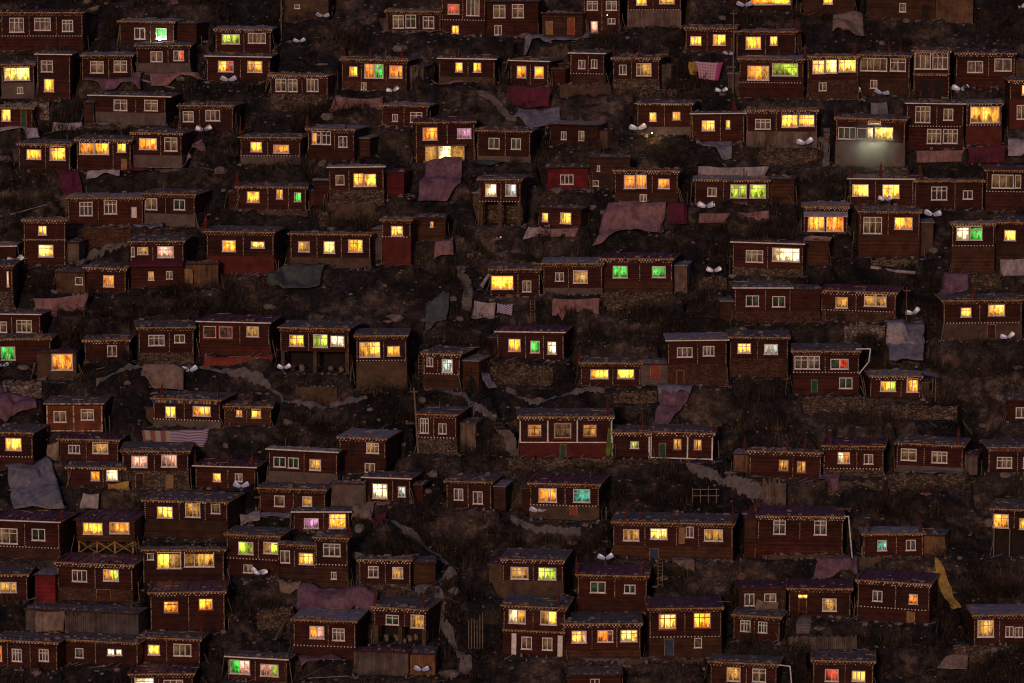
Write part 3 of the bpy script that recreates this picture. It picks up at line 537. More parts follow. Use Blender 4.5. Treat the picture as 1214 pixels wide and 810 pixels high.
# --- enclosures
H('A3', 110, 478, 640, 580, None, [], 'long open pen walled with tarps and grey boards', M='g', C=3, shed=1)
H('A0', 385, 468, 432, 570, None, [], 'dark board porch closing the end of the white-edged roof house', M='b', C=3, shed=1)
H('A0', 808, 105, 900, 205, None, [], 'dark annex right of the star-like lamp house', M='m', C=3, shed=1)
H('A1', 848, 432, 1000, 545, None, [], 'rough timber shed right of the magenta awning house', M='t', C=3, shed=1)
H('A3', 160, 312, 255, 432, None, [], 'reddish lean-to left of the orange-green curtain house', M='R', C=3, shed=1)
H('C3', 1090, 52, 1145, 232, 150, [], 'boarded annex at the left end of the ribbed purple roof house', M='b', C=3, shed=1, R='p')
H('C2', 1040, 530, 1108, 612, None, [], 'small tan shed with a flag left of two dim brown windows', M='t', C=3, shed=1, F=[1090])
H('B3', 735, 255, 835, 352, None, [], 'low timber shed beside the two barred windows', M='b', C=3, shed=1)
H('A1', 1045, 108, 1083, 182, None, [], 'narrow dark cabin at the end of the yellow, orange and green row', M='m', C=3, shed=1)
H('B2', 362, 65, 432, 150, None, [], 'little tan hut beside the open store', M='t', C=3, shed=1) if False else None
H('D0', 108, 142, 178, 245, None, [], 'dark open porch right of the tall thin pole houses', M='b', C=3, shed=1)
H('B1', 545, 275, 590, 415, None, [], 'weathered narrow shed between lit three-bay and red plaster houses', M='g', C=3, shed=1)
# ------------------------------------------------------------------ work out where each house stands
class House: pass
HOUSES = []
for (t, x0, yr, x1, yb, yp, wins, label, o) in HS:
    h = House(); h.o = o; h.label = label; h.wins = wins; h.t = t
    px0, pyr = T(t, x0, yr); px1, pyb = T(t, x1, yb); cx = (px0 + px1) / 2
    p = on_slope(cx, pyb); h.p = p
    h.s = float(np.dot(p - CAM, FWD)) / FPX
    d = ray(cx, (pyr + pyb) / 2); h.k = h.s / (math.hypot(d[0], d[1]) / np.linalg.norm(d))
    h.cx, h.pyb = cx, pyb
    h.w = (px1 - px0) * h.s; h.H = (pyb - pyr) * h.k
    h.yaw = R(o.get('Y', random.choice([random.uniform(-5, 2), random.uniform(-15, -6)])))
    h.w /= math.cos(h.yaw)
    h.lp = (pyb - T(t, 0, yp)[1]) * h.k if yp is not None else 0.0
    h.shed = o.get('shed', 0)
    HOUSES.append(h)
for h in HOUSES:
    dep = min(4.2 if h.shed else 5.6, max(1.4, h.H / SLOPE - 0.4))
    for g in HOUSES:
        if g is h: continue
        ov = min(h.p[0] + h.w / 2, g.p[0] + g.w / 2) - max(h.p[0] - h.w / 2, g.p[0] - g.w / 2)
        if ov > -0.3 and g.p[1] > h.p[1] + 0.5:
            sl = abs(math.sin(h.yaw)) * h.w * 0.5
            dep = min(dep, g.p[1] - h.p[1] - 0.45 - sl * 0.4)
    h.dep = max(dep, 1.2)

# ------------------------------------------------------------------ retaining walls (placed before the terrain, which is cut to them)
WALLS = []
def wall(t, x0, y0, x1, y1, mat, label):
    a = T(t, x0, y0); b = T(t, x1, y1); cx = (a[0] + b[0]) / 2
    yt = on_slope(cx, a[1])[1]; ybm = on_slope(cx, b[1])[1]; yw = (yt + ybm) / 2
    top = at_y(cx, a[1], yw); bot = at_y(cx, b[1], yw); s = float(np.dot(top - CAM, FWD)) / FPX
    WALLS.append(((top[0], yw), (b[0] - a[0]) * s, bot[2], top[2], yt - yw, yw - ybm, mat, label))
wall('C1', 430, 572, 765, 655, 'rubble_stone', 'rubble wall under the long house with bright green windows')
wall('C2', 10, 556, 490, 618, 'rubble_stone', 'long rubble wall under the grand white-posted house')
wall('D2', 185, 275, 505, 350, 'rubble_stone', 'dark rubble terrace wall below the white drainpipe house')
wall('D2', 520, 318, 890, 380, 'rubble_stone', 'terrace wall of loose stone below the lime-windowed low house')
wall('D1', 375, 718, 560, 810, 'pale_stone', 'bulging cobble wall below the flat red-roofed house')
wall('D2', 575, 630, 925, 720, 'rubble_stone', 'grey stone terrace wall carrying the two-cream-window house')
wall('B2', 195, 225, 385, 322, 'mud_wall', 'plastered terrace wall on the bare rounded spur')
wall('A1', 385, 270, 600, 360, 'earth_brick', 'brick retaining wall below the short white door')
wall('C2', -70, 135, 215, 222, 'rubble_stone', 'stone terrace wall under yellow, green and white windows')
wall('C3', 690, 248, 1040, 300, 'rubble_stone', 'rubble wall edging the yard of the longest house')
wall('D0', -20, 688, 250, 765, 'rubble_stone', 'glinting rubble wall below a tilted cooker')
wall('D3', 0, 220, 400, 278, 'mud_wall', 'mud bank wall below the ribbed purple roof house')
wall('C1', 880, 500, 1010, 560, 'rubble_stone', 'loose stone heap wall under a cooker pair')
wall('D1', 495, 415, 710, 470, 'rubble_stone', 'stone wall behind the long white pipe')
wall('C2', 490, 250, 690, 310, 'rubble_stone', 'broken stone wall under the brick annex yard')
wall('B3', 485, 382, 740, 415, 'mud_wall', 'smooth pale bank wall under the two barred windows')
wall('C3', 545, 700, 900, 760, 'mud_wall', 'mud slope wall below the blue-doored house')
wall('A2', 235, 165, 365, 195, 'rubble_stone', 'short stone footing below the mud shack')
wall('A0', 20, 470, 225, 560, 'pale_stone', 'grey boulder wall below a grey lower storey')
wall('B1', 340, 160, 560, 250, 'tarp_tan' if False else 'mud_wall', 'rounded mud wall below the high stone foundation')
wall('B2', 505, 755, 720, 800, 'pale_stone', 'white-washed boulder footing below the brilliant window')

wall('A0', 385, 572, 640, 615, 'rubble_stone', 'low stone ledge below the white-edged roof house')
wall('B0', 80, 455, 340, 520, 'rubble_stone', 'stone bank below three tall cream windows')
wall('C0', 245, 388, 480, 450, 'mud_wall', 'bare earth bank below two small dark windows')
wall('C0', 500, 412, 780, 455, 'rubble_stone', 'stone ledge under the latticed cream-lit window')
wall('A1', 750, 268, 950, 310, 'rubble_stone', 'dim stone ledge right of a speckled tarp')
wall('B1', 300, 195, 345, 270, 'rubble_stone', 'dark corner of stone left of the high foundation')
wall('D1', 955, 490, 1085, 560, 'rubble_stone', 'heaped stone wall left of the weathered white canvas')
wall('A2', 10, 200, 190, 290, 'pale_stone', 'old boulder wall below the green-lit corner')
wall('A2', 385, 112, 600, 150, 'mud_wall', 'earth ledge below the small low house')
wall('B3', 20, 470, 175, 570, 'rubble_stone', 'stony bank left of the pink-orange window house')
wall('D3', 870, 640, 1150, 740, 'rubble_stone', 'rough rock wall near the lower right corner')
wall('B2', 1095, 120, 1260, 210, 'rubble_stone', 'rock wall beneath yellow and green windows, left part')
wall('C0', 860, 655, 1080, 700, 'rubble_stone', 'dark stone ledge under a slit-like lit pane')
wall('D2', 300, 660, 550, 730, 'rubble_stone', 'dim rubble bank below the white and orange curtained house')
wall('D3', 440, 235, 730, 290, 'mud_wall', 'dark earth bank below the pale blue-green window')
wall('B1', 20, 190, 250, 240, 'mud_wall', 'dusky bank below yellow, orange and green windows')
wall('C2', 500, 560, 760, 610, 'rubble_stone', 'stone edging below the single lime window')

# ------------------------------------------------------------------ the hillside as one sheet, terraced to the houses
def axis(lo, hi, step, far):
    core = np.arange(lo, hi + step, step); o = [core[-1]]; st = step
    while o[-1] < far: st *= 1.25; o.append(o[-1] + st)
    n = [core[0]]; st = step
    while n[-1] > -far: st *= 1.25; n.append(n[-1] - st)
    return np.concatenate([np.array(n[:0:-1]), core, np.array(o[1:])])
GX = axis(-70, 70, 0.36, 420); GY = axis(-56, 66, 0.36, 380)
X, Y = np.meshgrid(GX, GY)
TAB = {}
def vnoise(x, y, sc, seed):
    n = 256
    if seed not in TAB: TAB[seed] = np.random.default_rng(seed).random((n, n))
    tab = TAB[seed]
    u = x / sc + 1000.3; v = y / sc + 1000.7; i = np.floor(u).astype(int); j = np.floor(v).astype(int); fu = u - i; fv = v - j
    fu = fu * fu * (3 - 2 * fu); fv = fv * fv * (3 - 2 * fv); g = lambda a, b: tab[a % n, b % n]
    return (g(i, j) * (1 - fu) + g(i + 1, j) * fu) * (1 - fv) + (g(i, j + 1) * (1 - fu) + g(i + 1, j + 1) * fu) * fv - .5
NAT = SLOPE * Y + 3.2 * vnoise(X, Y, 14, 1) + 2.3 * vnoise(X, Y, 5, 2) + 1.1 * vnoise(X, Y, 2.3, 3)
def terrace(z, per, hard, seed):                  # goat-track ledges and banks worn into the slope
    q = (z + 1.5 * vnoise(X, Y, 9, seed) + .7 * vnoise(X, Y, 2.6, seed + 1)) / per; f = q - np.floor(q)
    st = np.clip((f - .5) * 2.6 + .5, 0, 1); st = st * st * (3 - 2 * st)
    k = np.clip(vnoise(X, Y, 12, seed + 2) * 2 + .7, 0, 1) * hard
    return z + (st - f) * per * k
NAT = terrace(NAT, 2.7, 1.0, 51)
def gully(px, py0, py1, w, d):                    # a dry ravine down the slope
    a = on_slope(px, py0); b = on_slope(px + 20, py1)
    cx = a[0] + (b[0] - a[0]) * np.clip((Y - a[1]) / (b[1] - a[1]), 0, 1) + 2 * vnoise(Y, X * 0, 9, 5)
    m = np.clip((Y - b[1]) / 6, 0, 1) * np.clip((a[1] - Y) / 6, 0, 1)
    return -d * np.exp(-((X - cx) / w) ** 2) * m
NAT = NAT + gully(1150, 400, 700, 2.6, 2.0) + gully(548, 560, 810, 3.5, 1.5)
WS = np.zeros_like(X); ZS = np.zeros_like(X); SM = np.zeros_like(X); FOOT = np.zeros_like(X, bool)
def flatten(cx, cy, yaw, hw, y0, y1, z, blend, gain=1.0, foot=False, side=0.8):
    rad = hw + max(abs(y0), abs(y1)) + blend + 2
    i0, i1 = np.searchsorted(GX, [cx - rad, cx + rad]); j0, j1 = np.searchsorted(GY, [cy - rad, cy + rad])
    sl = (slice(j0, j1), slice(i0, i1)); dx = X[sl] - cx; dy = Y[sl] - cy; c, s = math.cos(yaw), math.sin(yaw)
    lx = dx * c + dy * s; ly = -dx * s + dy * c
    jag = 1 + 1.2 * vnoise(X[sl], Y[sl], 1.3, 31)
    ex = np.maximum(np.abs(lx) - hw, 0) * (blend / side) * jag; ey = np.maximum(y0 - ly, 0) + np.maximum(ly - y1, 0) * (blend / side) * jag; d = np.hypot(ex, ey)
    sm = np.clip(1 - d / blend, 0, 1); sm = sm * sm * (3 - 2 * sm); w = gain * sm / (d + 0.01)
    WS[sl] += w; ZS[sl] += w * z; SM[sl] = np.maximum(SM[sl], sm)
    if foot: FOOT[sl] |= (d < 0.45)
for h in HOUSES: flatten(h.p[0], h.p[1], h.yaw, h.w / 2 + 0.25, -0.75, h.dep + 0.15, h.p[2], 2.0, 20, True)
for (c, w, zb, zt, back, front, mat, lab) in WALLS:
    flatten(c[0], c[1], 0, w / 2, -max(front - .4, .2), -0.1, zb, 1.2); flatten(c[0], c[1], 0, w / 2, 0.35, max(back, .5), zt, 1.2)
Z = np.where(WS > 0, (ZS + WS * 0 + NAT * (1 - SM) * 3) / np.maximum(WS + (1 - SM) * 3, 1e-6), NAT)
rough = 0.55 * vnoise(X, Y, 0.85, 8) + 0.8 * vnoise(X, Y, 1.9, 9)
Z = Z + np.where(FOOT, 0, rough) * np.clip(1.2 - SM * .9, 0, 1)
Z = np.where(FOOT, Z - 0.03, Z)
def ground(x, y):
    i = min(max(int(np.searchsorted(GX, x)) - 1, 0), len(GX) - 2); j = min(max(int(np.searchsorted(GY, y)) - 1, 0), len(GY) - 2)
    u = (x - GX[i]) / (GX[i+1] - GX[i]); v = (y - GY[j]) / (GY[j+1] - GY[j])
    return float((Z[j, i] * (1-u) + Z[j, i+1] * u) * (1-v) + (Z[j+1, i] * (1-u) + Z[j+1, i+1] * u) * v)
def ground_top(x, y, r=.45): return max(ground(x + a * r, y + b * r) for a in (-1, 0, 1) for b in (-1, 0, 1))
def normals_mesh():
    ny, nx = X.shape; idx = np.arange(nx * ny).reshape(ny, nx)
    q = np.stack([idx[:-1, :-1], idx[:-1, 1:], idx[1:, 1:], idx[1:, :-1]], -1).reshape(-1, 4)
    me = bpy.data.meshes.new('hillside'); me.vertices.add(nx * ny); me.vertices.foreach_set('co', np.stack([X, Y, Z], -1).ravel())
    me.loops.add(q.size); me.loops.foreach_set('vertex_index', q.ravel()); me.polygons.add(len(q))
    me.polygons.foreach_set('loop_start', np.arange(0, q.size, 4)); me.polygons.foreach_set('loop_total', np.full(len(q), 4))
    me.polygons.foreach_set('use_smooth', np.ones(len(q), bool)); me.update(calc_edges=True)
    me.attributes.new('made', 'FLOAT', 'POINT').data.foreach_set('value', np.clip(SM * 1.5, 0, 1).ravel())
    me.materials.append(MATS['hillside_earth'])
    o = bpy.data.objects.new('hillside', me); C.objects.link(o); o['kind'] = 'structure'
    return o
normals_mesh()
def hit(px, py):
    """first roof or ground under a pixel's line of sight"""
    d = ray(px, py); best = 1e9; q = None
    for h in HOUSES:
        t = (h.p[2] + h.H + 0.05 - CAM[2]) / d[2] if abs(d[2]) > 1e-6 else 1e9
        P = CAM + d * t; dx, dy = P[0] - h.p[0], P[1] - h.p[1]; c, s = math.cos(h.yaw), math.sin(h.yaw); lx, ly = dx * c + dy * s, -dx * s + dy * c
        if abs(lx) < h.w / 2 + .3 and -.3 < ly < h.dep + .2 and 0 < t < best: best, q = t, P
    t0 = 385.0
    while t0 < 540:
        P = CAM + d * t0
        if P[2] < ground(P[0], P[1]):
            if t0 < best: best, q = t0, P
            break
        t0 += 0.25
    return q if q is not None else on_slope(px, py)

def hit_ground(px, py):
    d = ray(px, py); t0 = 385.0
    while t0 < 540:
        P = CAM + d * t0
        if P[2] < ground(P[0], P[1]): return P
        t0 += 0.2
    return on_slope(px, py)
# ------------------------------------------------------------------ one house
PL = {'m': 'maroon_boards', 's': 'rubble_stone', 'k': 'earth_brick', 'g': 'grey_plaster', 'r': 'red_plaster', 'w': 'grey_boards', 'b': 'brown_boards', 'u': 'mud_wall', 'p': 'pale_stone'}
WM = {'m': 'maroon_boards', 'R': 'crimson_boards', 'b': 'brown_boards', 't': 'tan_boards', 'g': 'grey_boards', 'u': 'mud_wall', 'O': 'orange_plaster', 'p': 'grey_plaster'}
RM = {'d': 'roof_soil', 'p': 'roof_purple', 'g': 'roof_tin'}
def window(h, root, bb, code):
    t = h.t; a = T(t, bb[0], bb[1]); b = T(t, bb[2], bb[3])
    x0, x1 = (a[0] - h.cx) * h.s / math.cos(h.yaw), (b[0] - h.cx) * h.s / math.cos(h.yaw); z1, z0 = (h.pyb - a[1]) * h.k, (h.pyb - b[1]) * h.k
    i = 0
    while not code[i].isdigit(): i += 1
    cols, n, fl = code[:i], int(code[i]), code[i+1:]
    yf = -0.06 if z0 < h.lp - .1 else 0.0
    fr = MB(); fw = 0.10 if x1 - x0 > 1.1 else 0.085; out = yf - 0.13
    fr.box(x0, out, z0, x0 + fw, yf - .004, z1); fr.box(x1 - fw, out, z0, x1, yf - .004, z1)
    fr.box(x0 + fw, out, z1 - fw, x1 - fw, yf - .004, z1); fr.box(x0 + fw, out, z0, x1 - fw, yf - .004, z0 + fw)
    xs = [x0 + fw + (x1 - x0 - 2 * fw) * k / n for k in range(n + 1)]; mu = 0.10 if n < 4 else 0.07
    for k in range(1, n): fr.box(xs[k] - mu / 2, out + .03, z0 + fw, xs[k] + mu / 2, yf - .005, z1 - fw)
    if 't' in fl:
        zt = z0 + (z1 - z0) * 0.68
        for k in range(n):
            l = xs[k] + (mu / 2 if k else 0); r = xs[k+1] - (mu / 2 if k < n - 1 else 0)
            fr.box(l, out + .04, zt - .042, r, yf - .006, zt + .042)
    fr.box(x0 - .07, out - .05, z0 - .07, x1 + .07, yf - .003, z0 - .002)     # sill
    o = fr.build('window', 'red_paint' if 'R' in fl else 'white_paint', root)
    if 'R' in fl:
        f2 = MB(); e = .12
        f2.box(x0 + fw, out - .02, z0 + fw, x1 - fw, out + .02, z0 + fw + .06); f2.box(x0 + fw, out - .02, z1 - fw - .06, x1 - fw, out + .02, z1 - fw)
        f2.box(x0 + fw, out - .02, z0 + fw + .06, x0 + fw + .06, out + .02, z1 - fw - .06); f2.box(x1 - fw - .06, out - .02, z0 + fw + .06, x1 - fw, out + .02, z1 - fw - .06)
        f2.build('sash', 'white_paint', o)
    p = MB(); p.uv = []; ks = list(dict.fromkeys(cols)); mats = [('window_light_' if c in LIT else 'window_curtain_') + c for c in ks]
    for k in range(n):
        c = cols[min(int(k * len(cols) / n), len(cols) - 1)]
        p.quad((xs[k], yf - .03, z0 + fw), (xs[k+1], yf - .03, z0 + fw), (xs[k+1], yf - .03, z1 - fw), (xs[k], yf - .03, z1 - fw), ks.index(c)); p.uv += [(k / n, 0), ((k + 1) / n, 0), ((k + 1) / n, 1), (k / n, 1)]
    p.build('pane', mats, o)
def door(h, root, x0, y0, x1, y1, col):
    a = T(h.t, x0, y0); b = T(h.t, x1, y1)
    X0, X1 = (a[0] - h.cx) * h.s, (b[0] - h.cx) * h.s; z1, z0 = (h.pyb - a[1]) * h.k, max((h.pyb - b[1]) * h.k, 0.02)
    yf = -0.06 if z0 < h.lp - .1 else 0.0
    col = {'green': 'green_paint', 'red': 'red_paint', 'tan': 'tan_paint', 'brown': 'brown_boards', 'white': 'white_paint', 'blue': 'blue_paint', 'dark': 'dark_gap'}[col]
    m = MB(); e = .07
    m.box(X0 + e, yf - .05, z0, X1 - e, yf - .004, z1 - e)
    o = m.build('door', col, root)
    f = MB(); f.box(X0, yf - .1, z0, X0 + e, yf - .003, z1); f.box(X1 - e, yf - .1, z0, X1, yf - .003, z1); f.box(X0 + e, yf - .1, z1 - e, X1 - e, yf - .003, z1)
    f.build('frame', 'eave_wood' if col != 'dark_gap' else 'dark_eave', o)
    g = MB(); g.box(X1 - e - .14, yf - .09, z0 + (z1 - z0) * .45, X1 - e - .08, yf - .051, z0 + (z1 - z0) * .52); g.build('handle', 'iron', o)
def posts_for(h):
    o = h.o; xs = [-h.w / 2 + .1, h.w / 2 - .1]; up = [w for w in h.wins if (h.pyb - T(h.t, 0, w[3])[1]) * h.k > h.lp - .2]
    e = sorted((T(h.t, w[0], 0)[0] - h.cx, T(h.t, w[2], 0)[0] - h.cx) for w in up)
    for (a, b), (c, d) in zip(e, e[1:]):
        if (c - b) * h.s > 0.55: xs.append((b + c) / 2 * h.s)
    return sorted(xs)
def dashed(m, x, y, z0, z1, wd, rd):
    m.box(x - wd / 2, y - .07, z0, x + wd / 2, y - .002, z1, 0)
    z = z0 + .08
    while z < z1 - .16:
        j = rd.uniform(-.012, .012); m.box(x - .044 + j, y - .1, z, x + .044 + j, y - .068, z + .13, 1); z += .235
def build_house(h):
    o = h.o; rd = random.Random(hash_(h.label)); hw = h.w / 2; Hh = h.H; dep = h.dep; lp = min(h.lp, Hh - 1.0)
    root = empty('shed' if h.shed else 'wooden_house', h.p, h.yaw)
    tag(root, h.label, 'shed' if h.shed else 'house', 'sheds among the houses' if h.shed else 'wooden houses on the hillside')
    h.root = root
    wm = WM[o.get('M', 'm')]; pk = o.get('P', 'm'); C_ = o.get('C', rd.choice([0, 0, 0, 0, 1, 2]))
    root.rotation_euler.y = rd.uniform(-.014, .014); m = MB(); m.box(-hw, 0, lp if lp > 0 else -.35, hw, dep, Hh - .17); m.build('wall', wm, root)
    if lp > 0:
        f = MB()
        if pk[0] == 'o':                                # raised on pillars, the room below open
            nn = 4 if pk in ('o3', 'o4') else 3
            for k in range(nn):
                x = -hw + .25 + (2 * hw - .5) * k / (nn - 1); ww = {'o3': .1, 'o4': .06}.get(pk, .22)
                pm = MB(); pm.box(x - ww, 0.02, -.3, x + ww, 2 * ww, lp - .004); pm.build('pillar', 'eave_wood' if pk == 'o3' else 'pole_wood' if pk == 'o4' else 'mud_wall', root)
                if pk == 'o3' and k < nn - 1:
                    x2 = x + (2 * hw - .5) / (nn - 1); br = MB(); br.bar((x, .1, .05), (x2, .1, lp - .05), .06); br.bar((x2, .14, .05), (x, .14, lp - .05), .06); br.build('brace', 'eave_wood', root)
            f.box(-hw + .05, dep * (.55 if pk != 'o4' else .3), -.3, hw - .05, dep, lp - .003); f.build('back_wall', 'rubble_stone' if pk not in ('o2', 'o4') else 'dark_gap', root)  # store and thin-stilt backs coloured near-black for the shade there
            if pk == 'o2':
                e2 = MB()
                for k in range(9): e2.lump((rd.uniform(-hw + .5, hw - .5), rd.uniform(.5, dep * .5), .25), rd.uniform(.2, .45), .3, rd.uniform(.2, .5), 0, k)
                e2.build('firewood_heap', 'pole_wood', root)
        else:
            f.box(-hw - .03, -.06, -.4, hw + .03, dep - .003, lp - .002); f.build('foundation', PL[pk], root)
    of, os_ = (.42, .28) if not h.shed else (.3, .15)
    if o.get('ov'): os_ = o['ov'] * K * h.s
    # roof: slab, an uneven earth or tarpaulin skin, stones holding it down
    rk = o.get('R', rd.choice('ddddddpg') if not h.shed else rd.choice('dg'))
    r = MB(); x0, x1, y0, y1 = -hw - os_, hw + os_, -of, dep + .12
    slope = rd.uniform(-.012, .012)
    r.box(x0, y0, Hh - .168, x1, y1, Hh - .03, 1)
    nx, ny = max(6, int(h.w / .7)), 7; n0 = len(r.v); hs = {}
    for j in range(ny + 1):
        for i in range(nx + 1):
            edge = i in (0, nx) or j in (0, ny)
            zz = Hh - .034 if edge else Hh + rd.uniform(-.02, .10) + .06 * (j / ny)
            r.v.append((x0 + .03 + (x1 - x0 - .06) * i / nx, y0 + .03 + (y1 - y0 - .06) * j / ny, zz))
    for j in range(ny):
        for i in range(nx):
            a = n0 + j * (nx + 1) + i; r.f.append((a, a + 1, a + nx + 2, a + nx + 1)); r.m.append(0)
    if rk == 'p':
        k = x0 + .3
        while k < x1 - .2: r.box(k, y0 + .05, Hh - .02, k + .07, y1 - .1, Hh + .13, 0); k += rd.uniform(.5, 1.3)
    for k in range(int(h.w * (4.2 if rk != 'p' else 1.5))):
        bx = rd.uniform(x0 + .15, x1 - .15); by = y0 + .12 + abs(rd.gauss(0, .3)) if rd.random() < .6 else rd.uniform(y0 + .2, y1 - .2)
        q = rd.uniform(.05, .15) if rd.random() < .85 else rd.uniform(.15, .26); r.lump((bx, by, Hh + q * .5 + .02), q * rd.uniform(1, 1.9), q, q * rd.uniform(.6, 1.0), 2, k)
    for k in range(rd.randint(0, 4)):
        a = (rd.uniform(x0 + .4, x1 - .4), rd.uniform(y0 + .2, y1 - .2), Hh + .12); L_ = rd.uniform(.5, 1.8); an = rd.uniform(-.6, .6); r.bar(a, (a[0] + L_ * math.cos(an), a[1] + L_ * math.sin(an), Hh + rd.uniform(.08, .2)), rd.uniform(.025, .05), 1, 5)
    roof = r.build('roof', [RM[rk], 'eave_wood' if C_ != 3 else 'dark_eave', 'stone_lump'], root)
    if rd.random() < .22 and not h.shed:
        cm = MB(); cxx = rd.uniform(-hw * .7, hw * .7); cm.bar((cxx, dep * .5, Hh), (cxx, dep * .5, Hh + rd.uniform(.6, 1.1)), .07, 0, 8); cm.bar((cxx, dep * .5, Hh + 1.1), (cxx, dep * .5, Hh + 1.16), .12, 0, 8, .05); cm.build('chimney', 'iron', roof)
    # cornice: rows of painted beam ends under the eave
    zt = Hh - .172
    if C_ in (0, 1, 5):
        c = MB(); pitch = rd.uniform(.30, .38)
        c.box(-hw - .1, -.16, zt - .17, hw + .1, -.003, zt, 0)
        n = int((2 * hw + .3) / pitch)
        for k in range(n + 1):
            x = -hw - .12 + (2 * hw + .24) * k / n
            if rd.random() < .09: continue
            s_ = rd.uniform(.055, .08) if C_ != 5 else .09
            dz = rd.uniform(-.02, .02); c.box(x - s_, -.34 + rd.uniform(-.06, .04), zt - .145 + dz, x + s_, -.161, zt - .025 + dz, rd.choice([1, 1, 1, 2]))
        if C_ in (0, 5):
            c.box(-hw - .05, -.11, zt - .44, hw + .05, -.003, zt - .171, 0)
            for k in range(n):
                if rd.random() < .15: continue
                x = -hw - .12 + (2 * hw + .24) * (k + .5) / n; s_ = rd.uniform(.04, .065)
                dz = rd.uniform(-.02, .02); c.box(x - s_, -.2, zt - .37 + dz, x + s_, -.111, zt - .26 + dz, rd.choice([1, 1, 2]))
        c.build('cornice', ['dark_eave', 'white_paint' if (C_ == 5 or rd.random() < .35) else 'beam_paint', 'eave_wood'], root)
    elif C_ in (2, 4):
        c = MB(); c.box(-hw - os_, -of - .05, zt - .0, hw + os_, -of - .003, zt + .13, 0); c.box(-hw, -.1, zt - .2, hw, -.003, zt - .003, 1); c.build('cornice', ['white_paint' if C_ == 2 else 'beam_paint', 'dark_eave'], root)
    if C_ in (0, 1, 2, 4, 5) and not h.shed:
        for x in posts_for(h):
            p = MB()
            ztp = zt - {0: .445, 1: .175, 2: .205, 4: .205, 5: .445}[C_]
            if C_ in (4, 5): p.box(x - .08, -.08, lp + .01, x + .08, -.003, ztp)
            else: dashed(p, x, -.0, lp + .01, ztp, .2, rd)
            p.build('post', ['beam_paint' if C_ == 4 else 'white_paint'] if C_ in (4, 5) else ['dark_eave', 'beam_paint'], root)
    if 'T' in o or (lp > .8 and not h.shed and rd.random() < .3):
        zz = (h.pyb - T(h.t, 0, o['T'])[1]) * h.k if 'T' in o else lp
        c = MB()
        if C_ == 5: c.box(-hw, -.12, zz - .06, hw, -.061, zz + .06, 0)
        else:
            c.box(-hw, -.1, zz - .08, hw, -.058, zz + .08, 1); k = -hw + .1
            while k < hw - .1: c.box(k - .06, -.17, zz - .055, k + .06, -.062, zz + .06, 0); k += .37
        c.build('trim', ['white_paint', 'dark_eave'], root)
    if C_ == 4:
        c = MB(); c.box(-hw, -.06, .05, hw, -.003, .2); c.build('trim', 'beam_paint', root)
    if 'mid' in o:
        zz = (h.pyb - T(h.t, 0, o['mid'])[1]) * h.k; c = MB(); c.box(-hw - .1, -.4, zz, hw + .1, -.003, zz + .1, 0)
        k = -hw
        while k < hw: c.box(k, -.3, zz - .14, k + .13, -.004, zz - .004, 1); k += .33
        c.build('cornice', ['eave_wood', 'beam_paint'], root)
    if 'awn' in o:
        zz = (h.pyb - T(h.t, 0, o['awn'])[1]) * h.k; c = MB()
        c.quad((-hw, -1.0, zz - .35), (hw, -1.0, zz - .3), (hw, -.07, zz + .1), (-hw, -.07, zz + .1)); c.quad((-hw, -1.0, zz - .5), (hw, -1.0, zz - .48), (hw, -1.0, zz - .3), (-hw, -1.0, zz - .35))
        c.build('awning', 'tarp_magenta' if h.t == 'A1' else 'tarp_white', root)
    if 'pil' in o:
        for x in o['pil']:
            xx = (T(h.t, x + 10, 0)[0] - h.cx) * h.s; c = MB(); c.box(xx - .26, -.16, .0, xx + .26, -.063, lp - .2); c.build('pillar', 'white_paint', root)
    for w in h.wins: window(h, root, w[:4], w[4])
    for d in o.get('D', []): door(h, root, *d)
    if 'transom' in o:
        a = T(h.t, *o['transom'][:2]); b = T(h.t, *o['transom'][2:]); c = MB()
        c.box((a[0] - h.cx) * h.s, -.12, (h.pyb - b[1]) * h.k, (b[0] - h.cx) * h.s, -.101, (h.pyb - a[1]) * h.k); c.uv = [(.5, .65)] * len(c.v); c.build('transom', 'window_light_Y', root)
    if 'porch' in o:
        q = o['porch']; a = T(h.t, q[0], q[1]); b = T(h.t, q[2], q[3]); X0, X1 = (a[0] - h.cx) * h.s, (b[0] - h.cx) * h.s; zT = (h.pyb - a[1]) * h.k; D_ = 1.3
        pr = empty('porch', (0, 0, 0)); pr.parent = root
        c = MB(); c.box(X0 - .25, -D_ - .3, zT - .12, X1 + .35, -.07, zT + .05); c.build('porch_roof', 'roof_purple', pr)
        c = MB(); c.box(X0, -D_, 0.0, X1, -.08, .35); c.build('porch_base', 'grey_boards', pr)
        c = MB()
        for k in range(7): x = X0 + (X1 - X0) * k / 6; c.box(x - .04, -D_ - .02, .35, x + .04, -D_ + .06, zT - .12)
        c.box(X0, -D_ - .01, zT * .72, X1, -D_ + .03, zT * .72 + .06); c.build('frame', 'white_paint', pr)
        c = MB()
        for k in range(3):
            l = X0 + (X1 - X0) * [0, .34, .67][k]; r_ = X0 + (X1 - X0) * [.34, .67, 1][k]
            c.quad((l, -D_ + .02, .35), (r_, -D_ + .02, .35), (r_, -D_ + .02, zT - .12), (l, -D_ + .02, zT - .12), [1, 0, 2][k])
        c.box(X1 - .02, -D_ + .08, .35, X1, -.09, zT - .12, 1); c.box(X0, -D_ + .08, .35, X0 + .02, -.09, zT - .12, 1)
        c.uv = [(0, .2), (1, .2), (1, 1), (0, 1)] * 3 + [(.5, .6)] * (len(c.v) - 12); c.build('pane', ['window_light_W', 'window_light_e', 'window_light_e'], pr)
